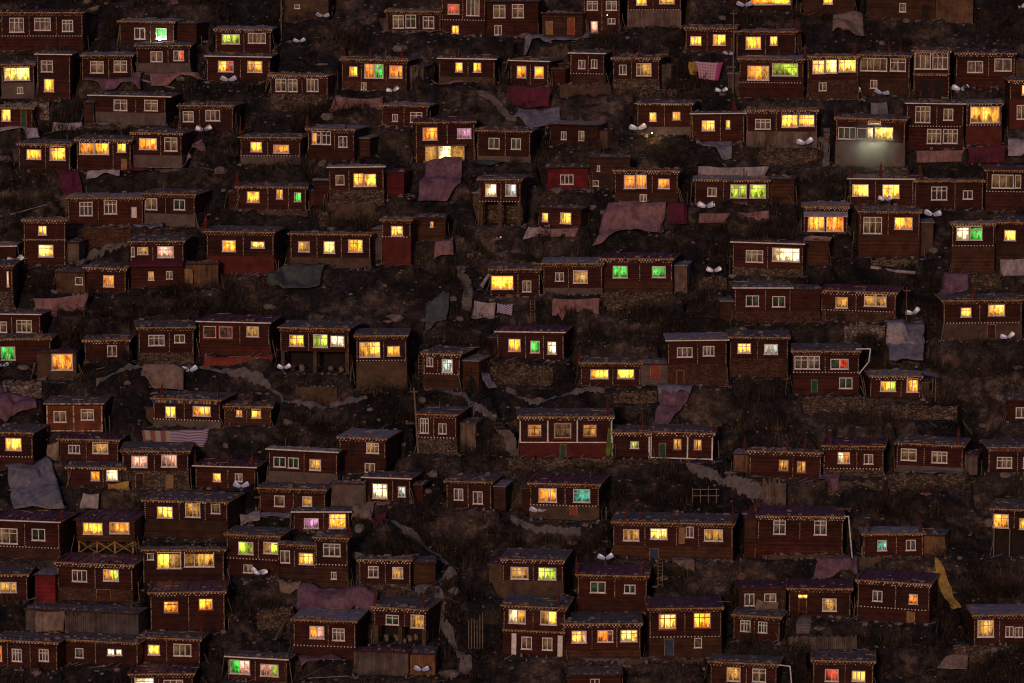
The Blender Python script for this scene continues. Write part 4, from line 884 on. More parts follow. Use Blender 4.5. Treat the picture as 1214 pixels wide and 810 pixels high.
    if 'pipe' in o:
        c = MB(); q = [((T(h.t, *p)[0] - h.cx) * h.s, -.3, (h.pyb - T(h.t, *p)[1]) * h.k) for p in o['pipe']]
        for a, b in zip(q, q[1:]): c.bar(a, b, .075, 0, 8)
        c.build('drainpipe', 'white_paint', root)
    if 'saw' in o:
        q = o['saw']; a = T(h.t, q[0], q[1]); b = T(h.t, q[2], q[3]); X0, X1 = hw + .3, (b[0] - h.cx) * h.s; zA, zB = (h.pyb - a[1]) * h.k, (h.pyb - b[1]) * h.k
        c = MB(); c.quad((X0, -.6, zA - .1), (X1, -.5, zB), (X1, 2.2, zB + .1), (X0, 2.2, zA)); c.quad((X0, 2.2, zA + .05), (X1, 2.2, zB + .15), (X1, -.5, zB + .05), (X0, -.6, zA - .05)); c.build('side_awning', 'roof_tin', root)
        for yy in (-.4, 1.9): c = MB(); c.bar((X1 - .5, yy, -.4), (X1 - .5, yy, zB + .05), .06); c.build('awning_post', 'pole_wood', root)
    if 'bunting' in o:
        c = MB(); k = -hw; cols = ['tarp_rose', 'tarp_red', 'tarp_mauve', 'tarp_tan', 'tarp_rose', 'tarp_red'] if o['bunting'] == 2 else ['tarp_white', 'tarp_yellow', 'tarp_red', 'blue_paint', 'green_paint', 'tarp_rose']; i = 0
        while k < hw - .3: c.quad((k, -.38, zt - .42), (k + .28, -.37, zt - .42), (k + .28, -.38, zt - .06), (k, -.38, zt - .06), rd.randrange(6)); k += .34
        c.build('bunting', cols, root)
    # a lower lean-to room on the free side
    side = annex_side(h)
    if side and 'noann' not in o and rd.random() < .6 and not h.shed and C_ != 5:
        aw, ah, ad = rd.uniform(1.0, 2.0), Hh * rd.uniform(.55, .78), dep * rd.uniform(.6, .85); xa = hw * side
        X0, X1 = (xa + .01, xa + aw) if side > 0 else (xa - aw, xa - .01)
        an = MB(); an.box(X0, dep - ad, -.3, X1, dep, ah); a_ = an.build('annex', rd.choice(['brown_boards', 'maroon_boards', 'mud_wall', 'grey_boards']), root)
        an = MB(); an.box(X0 - .12 * (side < 0), dep - ad - .3, ah + .003, X1 + .12 * (side > 0), dep + .1, ah + .13, 0)
        for k in range(7): q = rd.uniform(.05, .14); an.lump((rd.uniform(X0, X1), dep - ad + rd.uniform(-.2, ad), ah + .15), q * 1.5, q, q * .8, 1, k)
        an.build('annex_roof', [rd.choice(['roof_soil', 'roof_tin', 'roof_purple']), 'stone_lump'], a_)
    # pennants stand on the roof edge as things of their own
    fs = o.get('F', [])
    for i, fx in enumerate(fs):
        lx = min(max((T(h.t, fx, 0)[0] - h.cx) * h.s / math.cos(h.yaw), -hw - .1), hw + .1); c, s = math.cos(h.yaw), math.sin(h.yaw); ly = -.12 + rd.uniform(0, .4)
        P = (h.p[0] + lx * c - ly * s, h.p[1] + lx * s + ly * c, h.p[2] + Hh + .01)
        lab = ('red pennant on ' if len(fs) == 1 else ['left', 'second', 'third', 'fourth'][i] + ' red pennant on ' if i < len(fs) - 1 or len(fs) > 2 and i < len(fs) - 1 else 'right red pennant on ') + h.label
        w_ = lab.split()
        pennant(P, ' '.join(w_[:16]) if len(w_) > 16 else lab, rd)
def annex_side(h):
    for side in (1, -1):
        x0, x1 = (h.p[0] + h.w / 2 + .1, h.p[0] + h.w / 2 + 2.5) if side > 0 else (h.p[0] - h.w / 2 - 2.5, h.p[0] - h.w / 2 - .1)
        if all(g is h or min(x1, g.p[0] + g.w / 2) < max(x0, g.p[0] - g.w / 2) or abs(g.p[1] - h.p[1]) > 6.5 for g in HOUSES): return side
    return 0
def hash_(s):
    v = 7
    for c in s: v = (v * 131 + ord(c)) % 1000003
    return v
def pennant(P, lab, rd, mat='pennant_red', grp='red pennants on the roofs', tall=1.0):
    root = empty('prayer_pennant', P, rd.uniform(0, 6)); tag(root, lab, 'prayer flag', grp)
    k = rd.uniform(.75, 1.15) * tall; m = MB(); m.bar((0, 0, -.02), (0, 0, 1.75 * k), .025); m.build('pole', 'pole_wood', root)
    c = MB(); nr, ns = 7, 12; rdp = rd.uniform(.5, 1.3); bend = rd.uniform(-.12, .3)
    for j in range(nr + 1):
        f = j / nr; z = (1.7 - 1.45 * f) * k; rr = (.05 + .2 * f ** rdp) * k
        for i in range(ns):
            an = 2 * math.pi * i / ns; q = rr * (1 if i % 2 else .55) * rd.uniform(.85, 1.15); c.v.append((q * math.cos(an) + bend * f * f, q * .7 * math.sin(an), z + rd.uniform(-.05, .05) - (rd.uniform(0, .25) if j == nr else 0)))
    for j in range(nr):
        for i in range(ns):
            a = j * ns + i; b = j * ns + (i + 1) % ns; c.f.append((a, a + ns, b + ns, b)); c.m.append(0)
    c.build('cloth', mat, root)
for h in HOUSES: build_house(h)

# ------------------------------------------------------------------ retaining walls
for (c, w, zb, zt, back, front, mat, lab) in WALLS:
    m = MB(); nx = max(4, int(w / .35)); nz = max(3, int((zt - zb) / .3)); rd = random.Random(hash_(lab)); g = {}
    zb0 = zb - .5
    tops = [zt + rd.uniform(-.12, .1) for _ in range(nx + 1)]
    for j in range(nz + 1):
        for i in range(nx + 1):
            z = zb0 + (tops[i] - zb0) * j / nz; m.v.append((c[0] - w / 2 + w * i / nx, c[1] + .12 * j / nz + rd.uniform(-.06, .06) - .25, z))
    for j in range(nz):
        for i in range(nx): a = j * (nx + 1) + i; m.f.append((a, a + 1, a + nx + 2, a + nx + 1)); m.m.append(0)
    n = len(m.v)
    for i in range(nx + 1): m.v.append((c[0] - w / 2 + w * i / nx, c[1] + .55, tops[i] - .05))
    for i in range(nx + 1): m.v.append((c[0] - w / 2 + w * i / nx, c[1] + .55, zb0))
    for i in range(nx):
        a = nz * (nx + 1) + i; m.f.append((a, a + 1, n + i + 1, n + i)); m.m.append(0); m.f.append((n + i, n + i + 1, n + nx + 2 + i, n + nx + 1 + i)); m.m.append(0)
    for k in range(int(w * 2)): m.lump((c[0] + rd.uniform(-w / 2, w / 2), c[1] + rd.uniform(-.2, .4), zt + .02), rd.uniform(.1, .22), rd.uniform(.1, .2), rd.uniform(.06, .14), 1, k)
    o = m.build('stone_wall', [mat, 'stone_lump']); tag(o, lab, 'wall', 'terrace walls')
# ------------------------------------------------------------------ solar cookers: two mirrored wings on an iron stand
def cooker(t, x, y, wpx, lab, tilt=0.0, turn=0.0, one=False):
    """x, y: where the stand meets the ground; wpx: span of both wings"""
    px, py = T(t, x, y); P = hit(px, py); s = float(np.dot(P - CAM, FWD)) / FPX; wd = wpx * K * s / 2.1
    root = empty('solar_cooker', P, turn); tag(root, lab, 'solar cooker', 'solar cookers standing between the houses')
    hgt = .45
    st = MB(); st.bar((0, .1, -.1), (0, .1, hgt + .3), .035); st.bar((-.35, -.25, -.02), (0, .1, hgt * .6), .025); st.bar((.35, -.25, -.02), (0, .1, hgt * .6), .025); st.bar((0, .55, -.02), (0, .1, hgt * .6), .025)
    st.bar((-.5 * wd, .12, hgt + .2), (.5 * wd, .12, hgt + .2), .025)
    st.build('stand', 'iron', root)
    for sd_ in (-1, 1):
        m = MB(); n = 8; g = []
        for j in range(n + 1):
            v = j / n * 2 - 1
            for i in range(n + 1):
                u = i / n * 2 - 1
                # a rounded square dish, its inner edge cut towards the hinge
                uu = u * math.sqrt(1 - v * v * .26); vv = v * math.sqrt(1 - u * u * .26)
                lx = (uu + 1) * .5 * wd; lz = vv * .37 * wd * (1.0 - .2 * (1 - uu)); dep_ = .11 * wd * (uu * uu * .8 + vv * vv * .6)
                m.v.append((lx * sd_, -dep_, lz))
        for j in range(n):
            for i in range(n):
                a = j * (n + 1) + i; q = (a, a + 1, a + n + 2, a + n + 1); m.f.append(q if sd_ > 0 else q[::-1]); m.m.append(0)
        k = len(m.v)
        m.v += [(x_, y_ + .03, z_) for x_, y_, z_ in m.v]; m.f += [tuple(reversed([q + k for q in f])) for f in list(m.f)]; m.m += [1] * (len(m.f) - len(m.m))
        o = m.build('reflector', ['reflector', 'iron'], root, True)
        o.location = (0.05 * sd_, 0, hgt + wd * .42); rx = R(-28 + 14 * math.sin(x * 7.7)) + tilt * .3
        o.rotation_euler = (rx, R(-21) * sd_ - tilt * (1 if sd_ > 0 else .5), R(14) * sd_)
        if one: break
    if not one:
        pm = MB(); pm.bar((0, -.1, hgt + .2), (0, -.42, hgt + .34), .02); pm.bar((0, -.42, hgt + .34), (0, -.42, hgt + .38), .14, 0, 10); pm.build('pot_ring', 'iron', root)
for a in [
    ('A0', 1045, 402, 80, 'white solar cooker below the red and orange windows'),
    ('A0', 932, 628, 78, 'white solar cooker left of a pole on a dark slope', .1),
    ('B0', 318, 106, 66, 'white solar cooker below the plain tan mud shed', -.1),
    ('B0', 212, 220, 60, 'white solar cooker on brush right of the pole at the top', .1),
    ('B0', 640, 445, 62, 'white solar cooker in front of the wide orange and green lit house', .3),
    ('C0', 1090, 60, 80, 'white solar cooker under a long golden window at the upper edge'),
    ('C0', 1015, 276, 52, 'small white solar cooker at the foot of the tall thin pole', -.2),
    ('C0', 985, 446, 60, 'white solar cooker beneath a pink dotted quilt', .1),
    ('C0', 603, 625, 84, 'white solar cooker standing on the lamplit brush', .12),
    ('D0', 410, 455, 84, 'white solar cooker below the brick lower storey'),
    ('D0', 545, 460, 72, 'white solar cooker with a blue-grey cloth under it', -.25),
    ('D0', 905, 444, 84, 'pale solar cooker by a two-storey house with barred windows', .05),
    ('D0', 195, 690, 82, 'tilted solar cooker catching orange light above glinting rubble', .22),
    ('D0', 1180, 62, 56, 'solar cooker with a rainbow sheen cut by the edge', .3),
    ('D1', 560, 172, 66, 'bluish solar cooker on the roof before the yellow glow', 0),
    ('D1', 778, 246, 84, 'pale solar cooker right of the tall reddish board house', -.12),
    ('D1', 690, 695, 74, 'slanted solar cooker hanging low beside strung wires', .45),
    ('D1', 1122, 805, 72, 'white solar cooker below the broad two-yellow-window house', .35),
    ('A1', 72, 458, 84, 'solar cooker half hidden at the edge beside the tower house', .3),
    ('A2', 868, 188, 80, 'white solar cooker on the slope below the red cloth fence', .14),
    ('A2', 12, 162, 60, 'round white solar cooker under the vivid green window', .05),
    ('A2', 1103, 718, 78, 'white solar cooker below the small yellow window house', .02),
    ('A2', 828, 690, 76, 'dark tipped solar cooker beside the pink-lit house', .35),
    ('B2', 142, 172, 66, 'white solar cooker in front of an open store', .1),
    ('C1', 915, 208, 84, 'white solar cooker below the broad lime-lit windows', 0),
    ('C1', 950, 500, 72, 'white solar cooker on loose stones right of green windows', .05),
    ('C3', 145, 60, 82, 'white solar cooker below the orange and turquoise windows', .05),
    ('C3', 455, 275, 78, 'mirror-tiled solar cooker standing on a roof', .1),
    ('B3', 36, 342, 66, 'white solar cooker beside the lime curtained house', .1),
    ('B3', 770, 786, 74, 'white solar cooker beside the small tan shed', -.1),
    ('A3', 1180, 335, 70, 'crumpled pale solar cooker near a grey fence', -.3),
    ('B1', 1125, 345, 30, 'single small reflector panel left on dark rubble', .5),
]: cooker(*a)

# ------------------------------------------------------------------ tarpaulins and cloths
PATHPTS = []                                       # where no brush grows: under sheets and on the paths
def tarp(t, quad, mat, lab, hang=False, cat='tarpaulin', lift=.25):
    """quad: corners top-left, top-right, bottom-right, bottom-left"""
    q = [T(t, *p) for p in quad]; rd = random.Random(hash_(lab)); m = MB(); nu, nv = 22, 12; m.uv = []
    ph = rd.uniform(0, 6); fr = rd.uniform(.9, 1.6)
    cx = sum(p[0] for p in q) / 4; yb_ = on_slope(cx, max(q[2][1], q[3][1]))[1]
    W_ = abs(q[1][0] - q[0][0]) * .1
    sx, sy = rd.uniform(0, 900), rd.uniform(0, 900); fz = lambda a, b, c, d: float(vnoise(np.array([a + sx]), np.array([b + sy]), c, d)[0])
    for j in range(nv + 1):
        v = j / nv
        for i in range(nu + 1):
            u = i / nu; x_ = u * W_; y_ = v * abs(q[3][1] - q[0][1]) * .13
            px = (q[0][0] * (1-u) + q[1][0] * u) * (1-v) + (q[3][0] * (1-u) + q[2][0] * u) * v
            py = (q[0][1] * (1-u) + q[1][1] * u) * (1-v) + (q[3][1] * (1-u) + q[2][1] * u) * v
            py += (1.6 if hang else 4.0) * (fz(x_, 0, 1.3, 41) * (1 - v) + fz(x_, 50, 1.3, 41) * v) + (1.4 * math.sin(u * math.pi) * (1 - v) if hang else 0)
            px += 5 * (fz(0, y_, 1.4, 42) * (1 - u) + fz(60, y_, 1.4, 42) * u)
            if hang:
                fold = .07 * math.sin(x_ * fr * 5 + ph + 2.5 * fz(x_, y_, 1.2, 43)) + .16 * fz(x_, y_ * .3, .5, 44)
                P = at_y(px, py, yb_); P = (P[0], P[1] - .15 - fold * (.3 + .7 * v), P[2])
            else:
                fold = .5 * fz(x_, y_, 1.7, 45) + (.11 * fz(x_, y_ * .5, .7, 46)) + .02 * rd.uniform(-1, 1)
                P = on_slope(px, py); g = ground_top(P[0], P[1]); P = (P[0], P[1], max(P[2] + lift, g + .3) + fold * (1 if lift > .3 else .6))
            m.v.append(tuple(P)); m.uv.append((u, 1 - v))
            if not hang and i % 2 == 0 and j % 2 == 0: PATHPTS.append((float(P[0]), float(P[1])))
    for j in range(nv):
        for i in range(nu): a = j * (nu + 1) + i; m.f.append((a, a + nu + 1, a + nu + 2, a + 1)); m.m.append(0)
    o = m.build('tarp' if cat == 'tarpaulin' else cat.replace(' ', '_'), mat, smooth=True); tag(o, lab, cat, 'tarpaulins and cloths on the slope' if cat == 'tarpaulin' else None)
    so = o.modifiers.new('thickness', 'SOLIDIFY'); so.thickness = .03; so.offset = -1
def rect(x0, y0, x1, y1, k=0): return [(x0 + k, y0), (x1 + k, y0), (x1, y1), (x0, y1)]
for a in [
    ('A0', rect(378, 372, 640, 418, 5), 'tarp_mauve', 'mauve tarp strip below the gold-dotted eave'),
    ('A0', [(655, 352), (930, 348), (950, 395), (690, 408)], 'tarp_rose', 'rose-grey tarp heap between two dark houses and a cooker'),
    ('A0', rect(245, 558, 380, 600, 3), 'tarp_white', 'pale grey tarp squared over a stack, below the white-edged roof', True),
    ('A0', rect(388, 566, 540, 602, 6), 'tarp_blue', 'blue-grey tarp lying right of the pale squared one'),
    ('A0', [(735, 12), (800, 15), (820, 85), (785, 80)], 'tarp_mauve', 'dark violet cloth on the slope at the top edge'),
    ('A0', [(0, 592), (150, 595), (180, 640), (0, 650)], 'tarp_white', 'whitish tarp at the edge beneath the teal door house'),
    ('A0', [(840, 700), (920, 705), (935, 760), (870, 755)], 'tarp_rose', 'pink tarp crumpled right of the grey plaster foundation'),
    ('A1', [(250, 25), (350, 25), (375, 125), (285, 122)], 'tarp_magenta', 'dark magenta cloth hanging down beside a lit shrub bank'),
    ('A1', [(375, 18), (705, 30), (700, 66), (400, 60)], 'tarp_magenta', 'long magenta tarp roofing the ledge under the golden facade'),
    ('A1', [(655, 5), (865, -8), (875, 35), (690, 48)], 'tarp_white', 'pinkish white tarp spread below the grey plaster foundation'),
    ('A1', rect(605, 268, 748, 318, 5), 'tarp_blue', 'speckled blue-grey tarp beside the brick retaining wall'),
    ('A1', [(150, 595), (400, 570), (400, 670), (185, 680)], 'tarp_rose', 'rose tarp with long folds below the white shutter shack', True),
    ('A1', rect(395, 62, 545, 84, 5), 'tarp_white', 'thin whitish tarp edge under the long magenta tarp'),
    ('A2', [(650, 425), (965, 418), (930, 500), (660, 496)], 'cloth_stripes', 'violet and white striped blanket hung below coloured cloths', True, 'blanket'),
    ('A2', [(25, 590), (225, 588), (300, 810), (60, 808)], 'tarp_blue', 'huge lumpy grey-violet tarp draped over a boulder', False, 'tarpaulin', .8),
    ('A2', rect(645, 192, 840, 240, 5), 'tarp_tan', 'tan tarp over a woodpile below a cooker'),
    ('A2', [(0, 312), (160, 315), (165, 390), (0, 395)], 'tarp_mauve', 'dull violet tarp left of the orange-brown house'),
    ('A2', rect(372, 712, 450, 782, 8), 'tarp_white', 'pleated white cloth below the yellow and white windows', True),
    ('A2', [(495, 668), (590, 655), (605, 720), (492, 718)], 'tarp_yellow', 'mustard yellow tarp beside the pink-lit house', True),
    ('A2', [(930, 88), (1245, 84), (1245, 140), (928, 146)], 'tarp_red', 'red cloth fence below the red-framed windows', True, 'cloth fence'),
    ('A2', [(215, 490), (270, 470), (262, 560), (225, 562)], 'tarp_tan', 'beige cloth propped beside the dim yellow-green window house', True),
    ('B0', [(378, 440), (585, 448), (585, 528), (350, 512)], 'tarp_rose', 'pleated rose-white sheet below the orange and green lit house', True),
    ('B0', [(820, 412), (1020, 404), (1035, 445), (830, 462)], 'tarp_rose', 'dusky pink tarp under the thin pale roof line house'),
    ('B0', [(770, 170), (890, 162), (905, 192), (765, 194)], 'tarp_white', 'white cloth bundle on the ledge below dotted trim'),
    ('B0', [(390, 28), (525, 8), (530, 42), (395, 52)], 'tarp_mauve', 'violet patterned tarp above a dark brush bank at the top'),
    ('C0', [(110, 182), (380, 185), (375, 235), (70, 258)], 'tarp_blue', 'striped grey tarp stretched above two orange windows'),
    ('C0', [(0, 388), (205, 400), (195, 490), (0, 495)], 'tarp_magenta', 'dark wine-coloured tarp curtain below two orange windows', True),
    ('C0', [(868, 280), (992, 284), (972, 372), (880, 362)], 'cloth_dots', 'pink dotted quilt hung out beside the tall thin pole', True, 'quilt'),
    ('C0', [(835, 280), (868, 280), (872, 345), (840, 340)], 'tarp_yellow', 'ochre cloth hanging left of the pink dotted quilt', True),
    ('C0', [(60, 525), (240, 518), (262, 582), (30, 590)], 'tarp_blue', 'grey-white tarp over a roof left of a tiny white window'),
    ('C0', [(880, 680), (1040, 672), (1030, 728), (870, 735)], 'tarp_blue', 'torn blue-grey tarp catching golden lamplight'),
    ('C0', rect(875, 760, 1190, 808, 5), 'tarp_white', 'row of pale panels above the lime-lit windows', True),
    ('B1', [(785, 30), (960, 28), (945, 160), (750, 165)], 'tarp_mauve', 'large mauve tarp spilling down below the glass porch', False, 'tarpaulin', .1),
    ('B1', [(392, 412), (560, 405), (490, 520), (470, 500)], 'tarp_tan', 'beige tarp sliding over the rock below a lit three-bay house'),
    ('B1', [(90, 465), (350, 445), (300, 600), (60, 570)], 'tarp_green', 'dark green-grey tarp with a pale rim over the gully'),
    ('B1', [(840, 365), (915, 362), (925, 420), (832, 435)], 'tarp_rose', 'pink cover over a heap beside the stair head'),
    ('B1', [(1015, 605), (1112, 612), (1105, 695), (1000, 690)], 'tarp_white', 'dirty white sheet hung below the propped white shutter', True),
    ('B1', [(1115, 615), (1192, 618), (1180, 672), (1110, 660)], 'cloth_check', 'blue and white checked cloth beside the dirty white sheet', True, 'checked cloth'),
    ('B1', [(1078, 478), (1092, 484), (1050, 548), (1033, 532)], 'tarp_white', 'cream canvas flap propped beside a double golden window', True, 'canvas'),
    ('B1', [(790, 665), (895, 670), (885, 735), (785, 745)], 'tarp_green', 'dark green tarp patch in the middle of the slope'),
    ('B1', [(990, 0), (1180, -5), (1050, 65), (985, 70)], 'tarp_green', 'grey-green ground sheet left of pillars'),
    ('C1', [(465, 185), (738, 178), (715, 300), (400, 365)], 'tarp_rose', 'large pink-mauve tarp sheet in the centre above green windows', False, 'tarpaulin', .5),
    ('C1', [(95, 268), (160, 265), (130, 330), (68, 328)], 'tarp_white', 'cream sheet pegged left of a pinkish cloth', True),
    ('C1', [(152, 270), (328, 270), (322, 318), (148, 330)], 'tarp_rose', 'pinkish cloth awning under a small yellow-windowed house', True),
    ('C1', [(745, 205), (825, 195), (830, 262), (740, 262)], 'tarp_magenta', 'wine-red bundle right of the large pink-mauve tarp'),
    ('C1', [(885, 205), (1200, 190), (1195, 245), (880, 248)], 'tarp_rose', 'row of rosy slabs fencing the ledge below lime windows', True),
    ('C1', [(215, 592), (428, 588), (425, 690), (212, 695)], 'tarp_rose', 'faded pink cloth wall under the grey tin roof house', True),
    ('D0', [(330, 120), (455, 108), (462, 200), (310, 212)], 'tarp_tan', 'pale netted boulder cover above the blazing windows', False, 'tarpaulin', .7),
    ('D0', [(710, 690), (918, 682), (915, 740), (708, 745)], 'tarp_rose', 'rosy plank barrier below the barred two-storey house', True),
    ('D0', [(945, 668), (1110, 665), (1105, 745), (935, 748)], 'tarp_magenta', 'wine-red sheet below the amber window', True),
    ('D0', [(1125, 690), (1210, 688), (1205, 742), (1120, 745)], 'tarp_white', 'whitish tarp corner at the edge above a carved eave'),
    ('D0', [(500, 470), (560, 465), (572, 525), (498, 528)], 'tarp_blue', 'blue-grey cloth hanging behind a cooker and red pennant', True),
    ('D1', [(828, 505), (945, 500), (940, 590), (818, 592)], 'tarp_mauve', 'grey-violet tarp beside a red pennant and stone heap'),
    ('D1', [(1088, 415), (1210, 408), (1210, 488), (1095, 492)], 'tarp_white', 'weathered white canvas at the edge below the square yellow window', True),
    ('D1', [(575, 712), (735, 705), (742, 810), (560, 812)], 'tarp_white', 'torn whitish tarp over a hollow under the flat red roof'),
    ('D2', [(555, -45), (735, -50), (735, 125), (580, 118)], 'tarp_blue', 'grey-violet draped sheet above the lime-windowed low house', False, 'tarpaulin', .5),
    ('D2', [(265, 655), (360, 650), (345, 725), (258, 718)], 'tarp_mauve', 'violet-grey sheet below the white and orange window house'),
    ('D2', [(745, 632), (915, 630), (912, 665), (725, 680)], 'tarp_blue', 'flat blue-grey tarp on the stone terrace'),
    ('D2', [(90, 648), (168, 652), (165, 685), (88, 682)], 'tarp_blue', 'small bluish sheet behind the grey board fence', True),
    ('C2', [(690, 250), (860, 248), (850, 290), (700, 312)], 'tarp_blue', 'bluish tarp laid below the brick annex'),
    ('C2', [(700, 300), (838, 300), (730, 418), (688, 400)], 'tarp_mauve', 'lilac tarp running down the bank beside a red pennant'),
    ('B3', [(205, 395), (575, 400), (560, 508), (192, 505)], 'tarp_mauve', 'huge mauve tarp laid over a roof', False, 'tarpaulin', .6),
    ('B3', [(0, 58), (180, 70), (185, 102), (0, 100)], 'tarp_blue', 'pale bluish tarp left of the violet window'),
    ('B3', [(465, 25), (560, 15), (545, 108), (448, 108)], 'tarp_tan', 'cream cover on rocks beside a tall yellow window', False, 'tarpaulin', .6),
    ('B3', [(545, 72), (612, 70), (605, 112), (540, 115)], 'tarp_magenta', 'magenta cloth bundle next to the cream rock cover'),
    ('B3', [(205, 712), (400, 708), (410, 765), (215, 772)], 'tarp_mauve', 'flat mauve tarp near the lower edge'),
    ('B3', [(90, 390), (230, 388), (205, 440), (120, 440)], 'tarp_tan', 'sandy cover above a stony bank left of the huge mauve tarp'),
    ('A3', [(1100, 50), (1200, 45), (1195, 108), (1098, 112)], 'tarp_white', 'greyish white sheet above the lime curtained house'),
    ('A3', [(165, 482), (300, 478), (290, 572), (160, 572)], 'tarp_tan', 'mustard-grey sheet hung on the long open pen', True),
    ('C3', [(750, 255), (865, 252), (870, 365), (765, 330)], 'tarp_tan', 'tan sheet hanging on the bank below the longest house'),
    ('D3', [(270, 305), (435, 252), (440, 330), (215, 342)], 'tarp_mauve', 'triangular violet tarp behind the lit transom house'),
    ('D3', [(785, 312), (830, 335), (905, 480), (860, 495)], 'tarp_yellow', 'long golden tarp slanting down beside the orange-pink window'),
    ('D3', [(840, 712), (940, 705), (935, 765), (805, 772)], 'tarp_tan', 'grey net-covered heap near the lower corner', False, 'tarpaulin', .6),
    ('D3', [(-30, 425), (75, 440), (70, 490), (-45, 485)], 'tarp_tan', 'burlap sheet hung across a house front', True),
    ('C2', [(-110, 812 - 600), (-60, 210), (-40, 245), (-110, 250)], 'tarp_blue', 'small grey-blue sheet near the wooden stair'),
]: tarp(*a)

# ------------------------------------------------------------------ poles, wires, pipes, ladders
POLES = {}
def pole(key, t, x, y0, y1, lab, r=.11, lean=0.0):
    px, py = T(t, x, y1); P = hit(px, py); s = float(np.dot(P - CAM, FWD)) / FPX; Hh = (T(t, x, y1)[1] - T(t, x, y0)[1]) * s
    root = empty('utility_pole', P); tag(root, lab, 'pole')
    m = MB(); m.bar((0, 0, -.5), (lean, 0, Hh), r, 0, 8, r * .7); m.build('shaft', 'pole_wood', root)
    c = MB(); c.box(lean - .45, -.12, Hh - .5, lean + .45, -.03, Hh - .4)
    for k in (-.38, .38): c.bar((lean + k, -.07, Hh - .4), (lean + k, -.07, Hh - .26), .035)
    c.build('crossarm', 'pole_wood', root); POLES[key] = P + np.array([lean, -.1, Hh - .3])
pole('a', 'B0', 130, -30, 190, 'grey pole rising out of the frame at the top')
pole('b', 'C0', 1038, 48, 425, 'tall thin pole between golden-windowed houses', .1)
pole('c', 'B2', 757, 228, 530, 'leaning wooden power pole in front of a barred window', .14, -.5)
pole('d', 'A1', 672, 303, 462, 'pale yellow pole before the magenta awning house', .06)
pole('e', 'D1', 820, 555, 700, 'thin post with wires at the corner of a broad house', .05)
pole('f', 'D1', 658, 540, 700, 'slim post between the red-roofed house and an empty slope', .05)
def wire(a, b, sag, lab):
    a, b = np.array(a, float), np.array(b, float); n = 16; m = MB(); q = []
    for i in range(n + 1):
        f = i / n; p = a * (1 - f) + b * f; p[2] -= sag * 4 * f * (1 - f); q.append(p)
    for u, v in zip(q, q[1:]): m.bar(u, v, .02, 0, 5)
    tag(m.build('wire', 'wire_black'), lab, 'wire')
def pt(t, x, y, up=0): P = hit(*T(t, x, y)); return P + np.array([0, 0, up])
wire(POLES['c'], pt('B2', 1090, 240, 2.5), 1.0, 'sagging wire running right from the leaning power pole')
wire(POLES['c'], pt('B2', 480, 190, 2.5), .8, 'sagging wire running left from the leaning power pole')
wire(POLES['e'], POLES['f'], .5, 'wire strung between two slim posts')
wire(pt('D1', 20, 680, 1), pt('D1', 250, 565, 1.5), .3, 'upper wire strung across a brick front')
wire(pt('C2', 0, 245, 2), pt('C2', 720, 250, 2), .6, 'long low wire crossing above the grand house')
wire(pt('A0', 150, 130, 6), pt('A0', 720, -20, 3), 1.2, 'dark wire slanting up at the top')
wire(pt('A0', 1072, 500, 4), pt('A0', 1100, 620, 2), .1, 'steep wire beside a lone pole and dark brush')
wire(pt('D2', 0, 690, 4), pt('D2', 960, 270, 2), 1.4, 'long wire over the rubble terrace to a dark ravine')
def pipe(t, pts, r, mat, lab, cat='pipe', name='drain_pipe', lift=.3):
    P = [pt(t, x, y, lift) for x, y in pts]; m = MB()
    for a, b in zip(P, P[1:]): m.bar(a, b, r, 0, 8)
    o = m.build(name, mat); tag(o, lab, cat)
pipe('D1', [(495, 462), (600, 480), (698, 488)], .2, 'tarp_white', 'long white pipe lying above a stone wall')
pipe('A0', [(640, 375), (720, 395), (800, 415)], .13, 'roof_tin', 'grey pipe lying across rose-grey tarps')
pipe('A0', [(388, 65), (450, 45)], .3, 'pole_wood', 'thick pale log on the slope beside the large three-bay house', 'log', 'log')
pipe('B3', [(250, 800), (440, 790)], .05, 'roof_tin', 'thin white rail at the lower edge', 'rail', 'rail')
pipe('A2', [(440, 158), (620, 118)], .05, 'tan_paint', 'bare timber rail below a small low house', 'rail', 'rail')
pipe('B3', [(105, 615), (155, 530)], .1, 'pole_wood', 'leaning beam left of the pink-orange window house', 'beam', 'beam')
pipe('C3', [(90, 805), (235, 650)], .04, 'pole_wood', 'slanting stick below the white-pillared house', 'stick', 'stick')
pipe('A1', [(45, 222), (215, 175)], .06, 'tarp_white', 'long whitish stick above the tower house roof', 'stick', 'stick')
def ladder(t, x, y0, y1, lab, w=.5):
    px, py = T(t, x, y1); B = hit(px, py); s = float(np.dot(B - CAM, FWD)) / FPX; Hh = (T(t, x, y1)[1] - T(t, x, y0)[1]) * s
    root = empty('ladder', B); tag(root, lab, 'ladder')
    for k in (-1, 1): m = MB(); m.bar((k * w / 2, -.3, 0), (k * w / 2, .35, Hh), .05); m.build('rail', 'pole_wood', root)
    n = max(4, int(Hh / .35))
    for i in range(n): f = (i + .6) / n; m = MB(); m.bar((-w / 2, -.3 + .65 * f, Hh * f), (w / 2, -.3 + .65 * f, Hh * f), .035); m.build('rung', 'pole_wood', root)
ladder('A1', 598, 450, 552, 'wooden ladder beside the single orange window house')
ladder('C1', 122, 600, 700, 'wooden ladder leading up to a double golden window')
ladder('D1', 425, 290, 385, 'dark ladder leaning on the reddish board base')
ladder('C3', 705, 255, 365, 'tall ladder on the bank below the longest house')
ladder('B2', 768, 80, 210, 'steep stair-ladder left of the dimly blue window')
